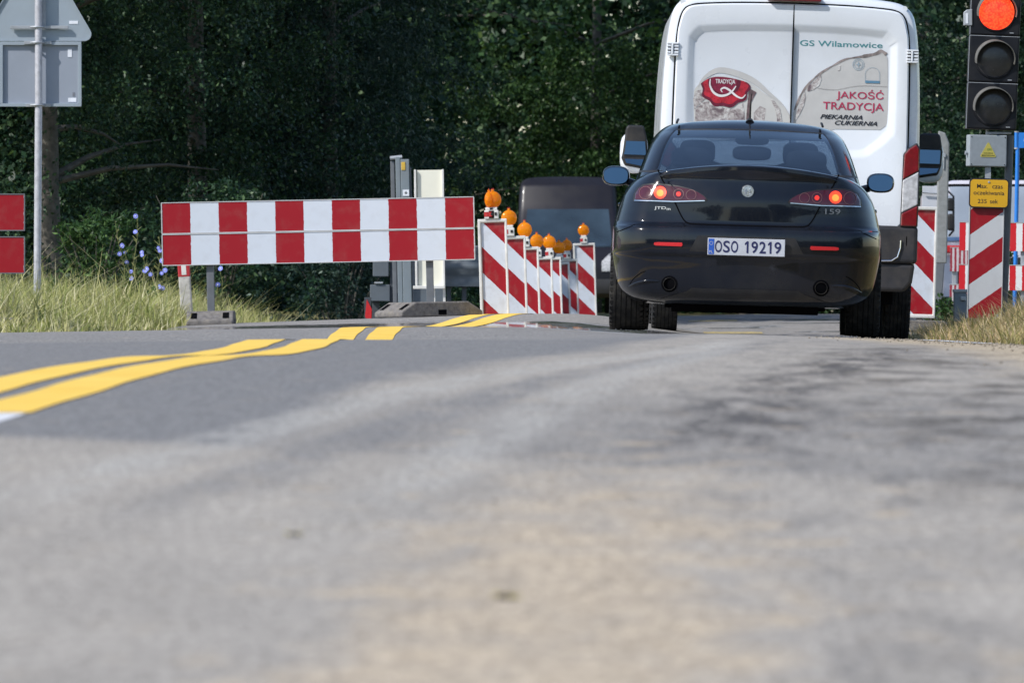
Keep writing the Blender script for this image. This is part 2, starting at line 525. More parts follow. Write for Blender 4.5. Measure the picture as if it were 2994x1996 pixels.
    pl = math_(nt, 'MAXIMUM', mul(pool, win(math_(nt, 'ADD', st, math_(nt, 'MULTIPLY', win(Vp, 68.4, 69.6), -0.3)), 0.36, 0.44)), pool2)
    nt.links.new(math_(nt, 'SUBTRACT', 0.9, math_(nt, 'MULTIPLY', pl, 0.86)), b.inputs['Roughness'])
    nt.links.new(math_(nt, 'MULTIPLY_ADD', pl, 0.5, 0.0), b.inputs['Specular IOR Level'])
    bn = nt.nodes.new('ShaderNodeBump'); bn.inputs['Strength'].default_value = 0.25; bn.inputs['Distance'].default_value = 0.004
    nt.links.new(mul(grain, inv(pl)), bn.inputs['Height']); nt.links.new(bn.outputs[0], b.inputs['Normal'])
    return m
M_ASPH = asphalt()
Yr = np.array(ROWS)[:, None]
ncol = 96
s = np.linspace(0, 1, ncol)[None, :]
Ur = eL(Yr) + (eR(Yr) - eL(Yr)) * s
# slightly ragged edges
rag = np.zeros_like(Ur); rag[:, -1] = 0.03 * np.sin(Yr[:, 0] * 0.83 + 1.7 * np.sin(Yr[:, 0] * 0.31)) + 0.02 * np.sin(Yr[:, 0] * 2.9 + 2 * np.sin(Yr[:, 0] * 0.7)); rag[:, 0] = 0.03 * np.sin(Yr[:, 0] * 1.1 + 2 * np.sin(Yr[:, 0] * 0.37))
Ur = Ur + rag
Xr = xc(Yr) + Ur
Zr = zg(Xr, np.broadcast_to(Yr, Xr.shape))
uv = np.stack([Ur, np.broadcast_to(Yr, Ur.shape)], -1)
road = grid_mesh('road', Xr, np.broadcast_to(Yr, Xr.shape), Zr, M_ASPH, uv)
tag(road, 'worn grey asphalt carriageway with sand and dark patches', kind='structure')

# --- ground sheet to the horizon
def soil():
    m, nt, b = principled('dry_verge_soil')
    n = noise(nt, 0.7, 6, 0.65); n2 = noise(nt, 6.0, 5)
    c = ramp(nt, n, [(0.3, (0.10, 0.105, 0.035)), (0.55, (0.19, 0.165, 0.075)), (0.75, (0.29, 0.235, 0.14))])
    c = mixnode(nt, 0.5, c, ramp(nt, n2, [(0.3, (0.3, 0.3, 0.3)), (0.7, (0.7, 0.7, 0.7))]), 'OVERLAY')
    nt.links.new(c, b.inputs['Base Color']); b.inputs['Roughness'].default_value = 0.95
    b.inputs['Specular IOR Level'].default_value = 0.1
    return m
M_SOIL = soil()
Yg = np.array(lerp_rows(-1200, -60, 60) + lerp_rows(-60, 10, 2) + lerp_rows(10, 130, 0.5) + lerp_rows(130, 400, 5) + lerp_rows(400, 2000, 80))[:, None]
off = np.concatenate([[-1500, -800, -400, -200, -100, -60, -40, -25, -18, -14, -11, -9, -7.5, -6.5, -5.5, -5, -4.5, -4, -3.6, -3.3, -3.05, -2.8, -2.4, -1.2], np.linspace(0, 3.0, 6), [3.25, 3.5, 3.75, 4, 4.4, 5, 5.6, 6.4, 7.5, 9, 11, 14, 18, 25, 40, 60, 100, 200, 400, 800, 1500]])[None, :]
Xg = xc(Yg) + off
Yb = np.broadcast_to(Yg, Xg.shape)
inside = sstep(0.2, 0.8, off - eL(Yg)) * sstep(0.2, 0.8, eR(Yg) - off)
Zg = zg(Xg, Yb) - 0.012 - 0.25 * inside
rise = 0.05 * np.sin(Xg * 0.9 + Yb * 0.3) * sstep(5, 9, np.abs(off))
ground = grid_mesh('ground', Xg, Yb, Zg + rise, M_SOIL)
tag(ground, 'dry grassy ground beside the road', kind='structure')

# --- painted lines
def paint(name, col, wear, tint):
    m, nt, b = principled(name)
    n = noise(nt, 18, 6, 0.7); n2 = noise(nt, 3, 5)
    c = ramp(nt, n2, [(0.3, col), (0.7, tint)])
    c = mixnode(nt, ramp(nt, n, [(wear, (0, 0, 0, 1)), (wear + 0.15, (0.8, 0.8, 0.8, 1))]), c, (0.17, 0.165, 0.165, 1))
    nt.links.new(c, b.inputs['Base Color']); b.inputs['Roughness'].default_value = 0.75
    b.inputs['Specular IOR Level'].default_value = 0.15
    return m
M_YEL = paint('yellow_road_paint', (0.80, 0.50, 0.075, 1), 0.60, (0.88, 0.60, 0.13, 1))
M_YELW = paint('worn_yellow_road_paint', (0.52, 0.38, 0.11, 1), 0.42, (0.60, 0.47, 0.18, 1))
M_OLDW = paint('worn_white_road_paint', (0.62, 0.63, 0.66, 1), 0.55, (0.72, 0.72, 0.74, 1))

def line(name, u0, u1, y0, y1, dz, m, label, rows=0.14):
    Y = np.arange(y0, y1, rows)[:, None]
    u = np.stack([u0(Y[:, 0]) if callable(u0) else np.full(len(Y), u0), u1(Y[:, 0]) if callable(u1) else np.full(len(Y), u1)], 1)
    u = np.concatenate([u[:, :1], (u[:, :1] + u[:, 1:]) / 2, u[:, 1:]], 1)
    wig = 0.006 * np.sin(Y * 0.9) + 0.004 * np.sin(Y * 2.3)
    X = xc(Y) + u + wig
    # read the height from the road's own facets so the paint never sinks under them
    Yb_ = np.broadcast_to(Y, X.shape)
    Z = zg(X, Yb_) + dz
    o = grid_mesh(name, X, Yb_.copy(), Z, m)
    return tag(o, label, kind='structure')
line('yellow_line', -0.205, -0.035, 19.9, 100, 0.003, M_YEL, 'left stripe of the yellow double centre line')
line('yellow_line', 0.04, 0.21, 20.2, 100, 0.003, M_YEL, 'right stripe of the yellow double centre line')
line('white_line', 0.05, 0.20, 4, 21, 0.0015, M_OLDW, 'older white centre line peeking out from under the yellow one')
line('edge_line', 3.40, 3.54, 46.5, 54, 0.004, M_OLDW, 'white edge line on the right of the road')

line('yellow_cross_mark', lambda Y: 2.45 - xc(Y), lambda Y: 3.2 - xc(Y), 113.2, 113.8, 0.006, M_YELW, 'nearer yellow mark across the lane seen under the black car')
line('yellow_cross_mark', lambda Y: 2.35 - xc(Y), lambda Y: 3.0 - xc(Y), 117.6, 118.2, 0.006, M_YELW, 'farther yellow mark across the lane seen under the black car')

# --- grass verges
def blade_mat(name, stops, transl=0.35, green=0.6):
    m = bpy.data.materials.new(name); m.use_nodes = True; nt = m.node_tree
    b = nt.nodes['Principled BSDF']
    g = nt.nodes.new('ShaderNodeNewGeometry')
    c = ramp(nt, g.outputs['Random Per Island'], stops)
    tc = nt.nodes.new('ShaderNodeTexCoord')
    big = noise(nt, 0.9, 3, 0.5, tc.outputs['Object'])
    c = mixnode(nt, ramp(nt, big, [(0.42, (0, 0, 0, 1)), (0.6, (green, green, green, 1))]), c, (0.13, 0.19, 0.04, 1))
    nt.links.new(c, b.inputs['Base Color']); b.inputs['Roughness'].default_value = 0.6
    b.inputs['Specular IOR Level'].default_value = 0.25
    t = nt.nodes.new('ShaderNodeBsdfTranslucent'); nt.links.new(c, t.inputs[0])
    mx = nt.nodes.new('ShaderNodeMixShader'); mx.inputs[0].default_value = transl
    nt.links.new(b.outputs[0], mx.inputs[1]); nt.links.new(t.outputs[0], mx.inputs[2])
    nt.links.new(mx.outputs[0], nt.nodes['Material Output'].inputs[0])
    return m

def blades(name, X, Y, H, W, lean, m, seed, mats_tip=None):
    """curved grass blades, each two quads"""
    rng = np.random.default_rng(seed); n = len(X)
    Z = zg(X, Y) - 0.03
    a = rng.uniform(0, 2 * np.pi, n); d = np.stack([np.cos(a), np.sin(a)], 1)
    w = np.stack([-d[:, 1], d[:, 0]], 1) * W[:, None]
    l = lean * H * rng.uniform(0.2, 1.0, n)
    P = []
    for t, wf in ((0, 1.0), (0.55, 0.8), (1.0, 0.12)):
        cx = X + d[:, 0] * l * t * t; cy = Y + d[:, 1] * l * t * t; cz = Z + H * t * (1 - 0.15 * lean * t)
        cx = cx + 0.10 * l * np.sin(3 * t + 5 * a); P.append(np.stack([cx - w[:, 0] * wf, cy - w[:, 1] * wf, cz], 1)); P.append(np.stack([cx + w[:, 0] * wf, cy + w[:, 1] * wf, cz], 1))
    V = np.stack(P, 1).reshape(-1, 3)
    b = np.arange(n)[:, None] * 6
    f = np.concatenate([b + np.array([[0, 1, 3, 2]]), b + np.array([[2, 3, 5, 4]])], 0)
    me = raw_mesh(name, V, 4, f, m)
    o = bpy.data.objects.new(name, me); COL.objects.link(o)
    return o

M_GRL = blade_mat('verge_grass', [(0.0, (0.20, 0.26, 0.06)), (0.35, (0.42, 0.42, 0.14)), (0.7, (0.58, 0.53, 0.25)), (1.0, (0.78, 0.72, 0.48))], green=0.25)
M_GRR = blade_mat('dry_grass', [(0.0, (0.20, 0.20, 0.06)), (0.25, (0.36, 0.31, 0.11)), (0.5, (0.55, 0.38, 0.19)), (0.8, (0.66, 0.48, 0.29)), (1.0, (0.74, 0.60, 0.40))], green=0.35)
rng = np.random.default_rng(5)
def patch_blades(n, y0, y1, side, wmax, hlo, hhi, seed, edge_fade=0.7):
    r = np.random.default_rng(seed)
    Y = r.uniform(y0, y1, n); t = r.uniform(0, 1, n) ** 1.15 * wmax
    X = xc(Y) + (eL(Y) - 0.02 - t if side < 0 else eR(Y) + 0.02 + t)
    clump = 0.72 + 0.26 * np.sin(X * 5.1 + 1.3 * np.sin(Y * 2.3)) * np.sin(Y * 3.7 + X * 1.9) + 0.2 * np.sin(X * 2.3 + 0.9 * Y)
    H = r.uniform(hlo, hhi, n) * (0.35 + 0.65 * np.clip(t / edge_fade, 0, 1)) * clump
    return X, Y, H
X1, Y1, H1 = patch_blades(80000, 56, 96, -1, 4.6, 0.18, 0.54, 3)
X2, Y2, H2 = patch_blades(5000, 60, 92, -1, 4.2, 0.40, 0.85, 4, 0.5)
X1 = np.concatenate([X1, X2]); Y1 = np.concatenate([Y1, Y2]); H1 = np.concatenate([H1, H2])
W1 = np.concatenate([np.random.default_rng(1).uniform(0.003, 0.009, 80000), np.full(5000, 0.003)])
g = blades('grass', X1, Y1, H1, W1, 1.15, M_GRL, 11)
tag(g, 'long green and straw coloured grass on the left verge', 'grass', kind='stuff')
X1, Y1, H1 = patch_blades(85000, 48, 92, 1, 3.4, 0.20, 0.50, 6, 0.9)
X2, Y2, H2 = patch_blades(3500, 56, 88, 1, 3.2, 0.36, 0.60, 7, 0.9)
X1 = np.concatenate([X1, X2]); Y1 = np.concatenate([Y1, Y2]); H1 = np.concatenate([H1, H2])
W1 = np.concatenate([np.random.default_rng(2).uniform(0.002, 0.006, 85000), np.full(3500, 0.003)])
g = blades('grass', X1, Y1, H1, W1, 1.05, M_GRR, 12)
tag(g, 'dry straw coloured grass on the right verge', 'grass', kind='stuff')

# shorter turf on both sides towards the camera
XA, YA, HA = patch_blades(26000, 4, 57, -1, 7, 0.05, 0.17, 8, 0.5); XB, YB, HB = patch_blades(26000, 4, 49, 1, 7, 0.05, 0.17, 9, 0.8)
g = blades('grass', np.concatenate([XA, XB]), np.concatenate([YA, YB]), np.concatenate([HA, HB]), np.random.default_rng(3).uniform(0.003, 0.008, 52000), 0.9, M_GRL, 13)
tag(g, 'short dry turf along both road edges near the camera', 'grass', kind='stuff')

# loose grit and stones lying on the near road
rs = np.random.default_rng(21)
def stones(n, u0, u1, y0, y1, r0, r1, seed, name, label, m):
    r = np.random.default_rng(seed)
    base = np.array([(1, 0, 0), (-1, 0, 0), (0, 1, 0), (0, -1, 0), (0, 0, 1), (0, 0, -0.4)], float)
    fc = np.array([(0, 2, 4), (2, 1, 4), (1, 3, 4), (3, 0, 4), (2, 0, 5), (1, 2, 5), (3, 1, 5), (0, 3, 5)])
    Y = r.uniform(y0, y1, n); U = r.normal((u0 + u1) / 2, (u1 - u0) / 4, n); X = xc(Y) + U
    S = r.uniform(r0, r1, n) ** 1.0
    V = base[None] * (S[:, None, None] * r.uniform(0.6, 1.3, (n, 6, 1)))
    V = V + np.stack([X, Y, zg(X, Y) + S * 0.25], 1)[:, None, :]
    f = (np.arange(n)[:, None, None] * 6 + fc[None]).reshape(-1, 3)
    me = raw_mesh(name, V.reshape(-1, 3), 3, f, m)
    o = bpy.data.objects.new(name, me); COL.objects.link(o)
    return tag(o, label, 'gravel', kind='stuff')
M_GRIT = mat('grit', (0.26, 0.22, 0.17), 0.9, var=0.5, scale=40, spec=0.1)
stones(260, 0.6, 2.2, 9.5, 16, 0.001, 0.0035, 31, 'grit', 'sandy grit scattered over the near road', M_GRIT)
stones(1100, 2.9, 4.1, 24, 60, 0.002, 0.008, 32, 'grit', 'gravel along the right road edge', M_GRIT)

def clod(u, v, Y, r, label, seed):
    x = px(u, v, Y)[0]; rr_ = random.Random(seed)
    root = thing('dirt_clod', (x, Y, zg1(x, Y)), label, 'dirt clod')
    mb = MB()
    for k in range(5):
        a = rr_.uniform(0, 6.28); d = rr_.uniform(0, r * 1.2); q = r * rr_.uniform(0.4, 0.8)
        mb.ball((math.cos(a) * d, math.sin(a) * d, q * 0.4), q, q * rr_.uniform(0.7, 1.2), q * 0.55, 9, 6)
    mb.v = [(x_ + rr_.uniform(-1, 1) * r * 0.1, y_ + rr_.uniform(-1, 1) * r * 0.1, z_) for x_, y_, z_ in mb.v]
    mb.build('lump', mat('dark_earth', (0.06, 0.052, 0.042), 0.95, var=0.4, scale=60, spec=0.1), root)
    g_ = MB()
    for k in range(14):
        a = rr_.uniform(0, 6.28); l_ = r * rr_.uniform(1.0, 2.4)
        g_.tube([(0, 0, r * 0.3), (math.cos(a) * l_, math.sin(a) * l_, r * rr_.uniform(0.3, 1.0))], [0.0012, 0.0004], 4)
    g_.build('straw', mat('clod_straw', (0.42, 0.36, 0.12), 0.8), root)
clod(1478, 1795, 11.9, 0.011, 'dark clod of earth with straw lying on the sandy near road', 1)
clod(860, 1570, 13.7, 0.008, 'smaller dark clod lying on bare asphalt left of the sandy patch', 2)
# ------------------------------------------------------------------ trees
def leaf_mat(name, stops, transl=0.25, rough=0.42, spec=0.22):
    m = bpy.data.materials.new(name); m.use_nodes = True; nt = m.node_tree
    b = nt.nodes['Principled BSDF']
    g = nt.nodes.new('ShaderNodeNewGeometry')
    c = ramp(nt, g.outputs['Random Per Island'], stops)
    nt.links.new(c, b.inputs['Base Color']); b.inputs['Roughness'].default_value = rough
    b.inputs['Specular IOR Level'].default_value = spec
    t = nt.nodes.new('ShaderNodeBsdfTranslucent')
    nt.links.new(mixnode(nt, 1.0, c, (0.9, 1.0, 0.5, 1), 'MULTIPLY'), t.inputs[0])
    mx = nt.nodes.new('ShaderNodeMixShader'); mx.inputs[0].default_value = transl
    nt.links.new(b.outputs[0], mx.inputs[1]); nt.links.new(t.outputs[0], mx.inputs[2])
    nt.links.new(mx.outputs[0], nt.nodes['Material Output'].inputs[0])
    return m
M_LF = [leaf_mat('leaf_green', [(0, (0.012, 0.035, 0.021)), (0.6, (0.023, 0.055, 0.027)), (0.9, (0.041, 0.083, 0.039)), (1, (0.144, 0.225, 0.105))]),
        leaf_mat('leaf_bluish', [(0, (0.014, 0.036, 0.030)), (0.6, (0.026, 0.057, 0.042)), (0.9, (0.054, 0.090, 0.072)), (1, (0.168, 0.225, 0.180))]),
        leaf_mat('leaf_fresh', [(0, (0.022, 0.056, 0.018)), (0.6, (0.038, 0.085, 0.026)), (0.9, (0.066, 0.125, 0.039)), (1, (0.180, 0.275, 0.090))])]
def bark():
    m, nt, b = principled('bark')
    n = noise(nt, 9, 7, 0.7)
    c = ramp(nt, n, [(0.3, (0.045, 0.04, 0.034)), (0.6, (0.13, 0.118, 0.10)), (0.8, (0.22, 0.2, 0.175))])
    nt.links.new(c, b.inputs['Base Color']); b.inputs['Roughness'].default_value = 0.9
    bn = nt.nodes.new('ShaderNodeBump'); bn.inputs['Strength'].default_value = 0.6
    nt.links.new(n, bn.inputs['Height']); nt.links.new(bn.outputs[0], b.inputs['Normal'])
    return m
M_BARK = bark()

def leaves_geo(centers, spread, per, size, rng, droop=0.3, narrow=0.5):
    """many small pointed leaves around clump centres; returns verts (4 per leaf)"""
    n = len(centers) * per
    c = np.repeat(centers, per, 0); sp = np.repeat(spread, per)
    off = rng.normal(0, 1, (n, 3)); off /= np.maximum(1e-6, np.linalg.norm(off, axis=1))[:, None]
    off *= (rng.uniform(0, 1, n) ** 0.55)[:, None]
    off[:, 2] *= 0.75
    p = c + off * sp[:, None]
    # pointing direction: outwards and drooping
    d = off * 0.8 + rng.normal(0, 0.6, (n, 3)); d[:, 2] -= droop
    d /= np.linalg.norm(d, axis=1)[:, None]
    u = np.cross(d, rng.normal(0, 1, (n, 3))); u /= np.maximum(1e-6, np.linalg.norm(u, axis=1))[:, None]
    s = size * rng.uniform(0.6, 1.35, n)
    a = p - d * s[:, None] * 0.5; b = p + d * s[:, None] * 0.5
    nrm = np.cross(d, u)
    w = u * (s * narrow * 0.5)[:, None] + nrm * (s * 0.08)[:, None]
    w2 = -u * (s * narrow * 0.5)[:, None] + nrm * (s * 0.08)[:, None]
    m = p - d * (s * 0.06)[:, None]
    return np.stack([a, m + w, b, m + w2], 1)

def tree(name, label, x, y, h, rlow, rtop, seed, mt, nlow=330, per=120, lsize=0.055, trunk_r=0.13, split=5.2, lean=(0, 0),
         over=(0.0, -1.9), droop=0.3, narrow=0.55, low=0.15, group='trees along the wood edge', toplf=0.17, ntop=230, pertop=70, bare=0.0, vis_y=None):
    rng = np.random.default_rng(seed)
    z0 = zg1(x, y) - 0.1
    root = thing(name, (x, y, z0), label, 'tree', group)
    # trunk and limbs
    mb = MB()
    pts = [(lean[0] * t + 0.06 * math.sin(seed + 3 * t), lean[1] * t + 0.05 * math.cos(seed + 4 * t), h * 0.85 * t) for t in np.linspace(0, 1, 9)]
    mb.tube(pts, [trunk_r * (1.25 if i == 0 else 1) * (1 - 0.85 * t) + 0.012 for i, t in enumerate(np.linspace(0, 1, 9))], 10)
    tips = []
    for k in range(16):
        t = rng.uniform(0.07, 0.9); a = rng.uniform(0, 2 * math.pi)
        i = min(7, int(t * 8)); b0 = Vector(pts[i]).lerp(Vector(pts[i + 1]), t * 8 - i)
        L = (rlow if b0.z < split else rtop) * rng.uniform(0.6, 0.95)
        d = Vector((math.cos(a), math.sin(a), rng.uniform(0.1, 0.6)))
        q = [b0 + d * (L * s) + Vector((0, 0, -0.25 * L * s * s)) for s in (0, 0.35, 0.7, 1.0)]
        r0 = trunk_r * (1 - t) * 0.4 + 0.012
        mb.tube(q, [r0, r0 * 0.7, r0 * 0.4, 0.005], 6)
        tips.append(q[-1])
    mb.build('trunk', M_BARK, root, smooth=60)
    # lower crown: small leaves in clumps, on the camera side denser
    c = []
    while len(c) < nlow:
        zz = rng.uniform(low, split); a = rng.uniform(0, 2 * math.pi)
        rr = rlow * (0.85 + 0.25 * math.sin(3 * a + seed) + 0.15 * math.sin(5 * zz + seed)) * (0.75 + 0.25 * min(1, zz / 2.0))
        r = rr * math.sqrt(rng.uniform(0.12, 1.0))
        X, Yy = r * math.cos(a), r * math.sin(a)
        if Yy > 0.35 * rlow and rng.uniform() < 0.7: continue
        if bare and zz < bare and rng.uniform() < 0.85: continue
        c.append((X + lean[0] * zz / h, Yy + lean[1] * zz / h, zz))
    if not bare:
        for k in range(70): c.append((rng.uniform(-0.8, 0.8) + lean[0] * 0.3, -rng.uniform(0.3, 0.9) * rlow, rng.uniform(0.4, split)))
    c = np.array(c)
    V1 = leaves_geo(c, rng.uniform(0.16, 0.5, len(c)), per, lsize, rng, droop, narrow)
    # upper crown: wider, overhangs the front and shades what is below it
    c2 = []
    while len(c2) < ntop:
        t = rng.uniform(0, 1); zz = split + (h - split) * t; a = rng.uniform(0, 2 * math.pi)
        rr = rtop * math.sin(math.pi * min(1, 0.28 + 0.72 * t)) ** 0.8 * (0.85 + 0.2 * math.sin(3 * a + seed))
        r = rr * math.sqrt(rng.uniform(0.1, 1))
        o = 1 - t
        c2.append((r * math.cos(a) + over[0] * o + lean[0], r * math.sin(a) + over[1] * o + lean[1], zz))
    c2 = np.array(c2)
    V2 = leaves_geo(c2, rng.uniform(0.5, 1.0, len(c2)), pertop, toplf, rng, 0.2, 0.62)
    V = np.concatenate([V1, V2], 0).reshape(-1, 3)
    f = np.arange(len(V)).reshape(-1, 4)
    me = raw_mesh('crown', V, 4, f, mt)
    o = bpy.data.objects.new('crown', me); COL.objects.link(o); o.parent = root
    return root

TREES = [
    # x, y, h, rlow, rtop, seed, mat, extra, label
    (-9.3, 101, 11, 2.6, 4.2, 1, 0, {}, 'broad dark tree at the left picture edge, partly behind the triangular sign'),
    (-5.25, 100, 12, 2.3, 4.3, 2, 0, dict(trunk_r=0.11, bare=2.4), 'tree with a visible pale trunk just right of the sign pole'),
    (-3.7, 105, 10, 2.2, 4.0, 3, 0, dict(lsize=0.06, ntop=110, over=(0.4, -0.8)), 'leafy tree with bright hanging leaves right of the sign back'),
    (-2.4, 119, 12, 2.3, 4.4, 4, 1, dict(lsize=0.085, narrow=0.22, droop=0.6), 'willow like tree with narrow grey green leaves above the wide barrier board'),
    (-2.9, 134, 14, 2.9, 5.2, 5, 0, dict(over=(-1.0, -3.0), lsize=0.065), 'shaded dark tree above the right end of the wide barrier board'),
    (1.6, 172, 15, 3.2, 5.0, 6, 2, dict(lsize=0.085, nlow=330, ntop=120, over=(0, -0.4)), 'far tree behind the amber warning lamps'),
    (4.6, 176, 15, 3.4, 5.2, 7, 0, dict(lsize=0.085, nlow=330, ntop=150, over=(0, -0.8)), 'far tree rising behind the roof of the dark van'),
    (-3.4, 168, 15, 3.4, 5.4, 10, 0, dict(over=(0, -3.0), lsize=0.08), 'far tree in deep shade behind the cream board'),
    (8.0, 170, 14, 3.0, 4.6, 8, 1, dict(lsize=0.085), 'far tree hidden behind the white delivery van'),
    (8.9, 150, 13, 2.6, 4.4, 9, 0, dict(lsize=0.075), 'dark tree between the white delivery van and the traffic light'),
]
for (x, y, h, rl, rt, sd, mi, ex, lb) in TREES:
    tree('broadleaf_tree', lb, x, y, h, rl, rt, sd, M_LF[mi], **ex)
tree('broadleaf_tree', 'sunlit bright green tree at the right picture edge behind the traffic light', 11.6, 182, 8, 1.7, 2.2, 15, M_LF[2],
     lsize=0.10, over=(0, 0), nlow=220, split=6.2, ntop=60)

# undergrowth
def shrub(label, x, y, h, r, seed, mt, n=60, per=60, lsize=0.06, narrow=0.5, group='bushes at the foot of the wood'):
    rng = np.random.default_rng(seed)
    root = thing('shrub', (x, y, zg1(x, y)), label, 'shrub', group)
    mb = MB()
    for k in range(9):
        a = rng.uniform(0, 6.28); q = r * rng.uniform(0.3, 0.8)
        mb.tube([(0.05 * math.cos(a), 0.05 * math.sin(a), 0), (q * 0.5 * math.cos(a), q * 0.5 * math.sin(a), h * 0.5), (q * math.cos(a), q * math.sin(a), h * rng.uniform(0.75, 0.95))], [0.014, 0.009, 0.004], 5)
    mb.build('stems', M_BARK, root, smooth=60)
    c = np.stack([rng.normal(0, r * 0.5, n), rng.normal(0, r * 0.5, n), h * rng.uniform(0.08, 1.0, n)], 1)
    c[:, :2] *= (1.15 - 0.6 * (c[:, 2:] / h))
    V = leaves_geo(c, rng.uniform(0.1, 0.26, n), per, lsize, rng, 0.25, narrow).reshape(-1, 3)
    me = raw_mesh('foliage', V, 4, np.arange(len(V)).reshape(-1, 4), mt)
    o = bpy.data.objects.new('foliage', me); COL.objects.link(o); o.parent = root
    return root
shrub('fresh green ferny bush between the sign pole and the blue flowers', -3.95, 84, 1.0, 0.55, 41, M_LF[2], 46, 70, 0.07, 0.3)
shrub('low dark bush behind the red boards at the left edge', -5.6, 92, 1.3, 0.9, 42, M_LF[0], 80, 70)
shrub('dark bush behind the blue flowers', -3.2, 96, 1.5, 0.9, 43, M_LF[0], 90, 70)
shrub('dark bush under the left half of the wide barrier board', -1.9, 98, 1.3, 0.9, 44, M_LF[1], 90, 60)
shrub('dark bush left of the grey mast', -0.9, 101, 1.4, 0.8, 45, M_LF[0], 80, 60)
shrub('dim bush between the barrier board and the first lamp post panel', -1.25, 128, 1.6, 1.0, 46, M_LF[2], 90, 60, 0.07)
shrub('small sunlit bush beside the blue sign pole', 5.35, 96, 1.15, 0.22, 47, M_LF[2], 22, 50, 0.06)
shrub('weedy green bush at the foot of the grey post beside the white van', 3.95, 82, 0.5, 0.22, 48, M_LF[2], 24, 50, 0.05)

# the wood behind, one mass
def wood(name, label, boxes, size, seed, mt, per=9, sp=2.2):
    rng = np.random.default_rng(seed); P = []
    for (x0, x1, y0, y1, z0, z1, n) in boxes:
        P.append(np.stack([rng.uniform(x0, x1, n), rng.uniform(y0, y1, n), rng.uniform(z0, z1, n)], 1))
    P = np.concatenate(P)
    V = leaves_geo(P, np.full(len(P), size * sp), per, size, rng, 0.2, 0.7).reshape(-1, 3)
    me = raw_mesh(name, V, 4, np.arange(len(V)).reshape(-1, 4), mt)
    o = bpy.data.objects.new(name, me); COL.objects.link(o)
    return tag(o, label, 'wood', kind='stuff')
wood('distant_wood', 'dark wood filling the background behind the single trees',
     [(-15, -4.5, 110, 118, 0.2, 5.5, 700), (-15, -1.5, 123, 131, 0.2, 5.5, 800), (-16, 22, 184, 192, 0.2, 7.5, 2200)], 0.13, 76, M_LF[0], 60, 6)
wood('distant_wood', 'upper crowns of the dark background wood',
     [(-15, -4.5, 112, 120, 4, 11, 1500), (-15, -2.5, 123, 133, 4, 12, 2500), (-30, -13, 112, 128, 0.2, 12, 3500), (-16, 22, 186, 198, 0.2, 15, 7000), (22, 60, 178, 200, 0.2, 14, 2500), (-60, -14, 130, 160, 0.2, 14, 3000), (-12, -2.5, 142, 152, 0, 13, 3500)],
     0.42, 77, M_LF[0])
wood('distant_wood', 'wood added on both sides of the road behind the photographer for dark reflections',  # out of view, added so the car's tail mirrors dark foliage
     [(-60, -22, -70, -45, 0, 11, 1500), (16, 60, -70, -40, 0, 12, 1700), (-25, 25, -160, -140, 0, 14, 2000), (30, 60, -40, 60, 0, 9, 1500)], 0.9, 78, M_LF[0])

# ------------------------------------------------------------------ blue chicory flowers
M_STEM = mat('flower_stem', (0.16, 0.17, 0.06), 0.8, var=0.3)
M_PETAL = mat('blue_petal', (0.27, 0.31, 0.80), 0.6, var=0.2, scale=60)
M_PISTIL = mat('pale_flower_heart', (0.75, 0.76, 0.85), 0.6)
def flower_plant(label, x, y, stems, seed):
    rng = np.random.default_rng(seed); z0 = zg1(x, y)
    root = thing('chicory_plant', (x, y, z0), label, 'wild flower', 'blue wild flowers on the left verge')
    ms = MB(); heads = []
    for (dx, h, fl) in stems:
        a = rng.uniform(0, 6.28); n = 6
        pts = [(dx * (0.35 + 0.65 * t) + 0.02 * math.sin(9 * t + a), 0.03 * math.cos(7 * t + a), h * t) for t in np.linspace(0, 1, n)]
        ms.tube(pts, [0.006 - 0.004 * t for t in np.linspace(0, 1, n)], 5)
        for k in range(22):   # small bracts and side twigs along the stem
            t = rng.uniform(0.2, 0.98); p = Vector((np.interp(t, np.linspace(0, 1, n), [q[0] for q in pts]), np.interp(t, np.linspace(0, 1, n), [q[1] for q in pts]), h * t))
            b = rng.uniform(0, 6.28); L = rng.uniform(0.015, 0.05)
            ms.tube([p, p + Vector((math.cos(b) * L, math.sin(b) * L * 0.6, L * 0.9))], [0.005, 0.003], 4)
        for (fx, fz) in fl:
            p = Vector((fx, -0.02, fz)); heads.append(p)
            t = max(0.05, min(1, (fz - 0.05) / h)); q = Vector((np.interp(t, np.linspace(0, 1, n), [w[0] for w in pts]), 0, h * t))
            ms.tube([q, (p + q) / 2 + Vector((0, 0, -0.01)), p], [0.004, 0.003, 0.003], 4)
    ms.build('stems', M_STEM, root)
    for p in heads:
        mb = MB(); r = rng.uniform(0.018, 0.026); tilt = rng.uniform(-0.5, 0.5); yaw = rng.uniform(-0.6, 0.3)
        mb.T = Matrix.Translation(p) @ Euler((R(90) + tilt, 0, yaw)).to_matrix().to_4x4()
        for k in range(13):
            an = 2 * math.pi * k / 13; c, s = math.cos(an), math.sin(an); w = r * 0.26
            mb.add([(0.002 * c, 0.002 * s, 0.001), (r * 0.7 * c - w * s, r * 0.7 * s + w * c, 0.004), (r * c, r * s, 0.002), (r * 0.7 * c + w * s, r * 0.7 * s - w * c, 0.004)], [(0, 3, 2, 1)])
        mb.m = 1
        mb.ball((0, 0, 0.004), r * 0.26, r * 0.26, 0.004, 8, 5)
        mb.build('flower', [M_PETAL, M_PISTIL], root)
def fl(u, v, Y, x): X, Z = px(u, v, Y); return (X - x, Z - zg1(x, Y))
def chic(label, u0, Y, stems, seed):
    x = (u0 - 1497) * Y / F; z0 = zg1(x, Y)
    S = []
    for (us, vtop, fs) in stems:
        X, Z = px(us, vtop, Y)
        S.append((X - x, Z - z0, [fl(u, v, Y, x) for u, v in fs]))
    flower_plant(label, x, Y, S, seed)
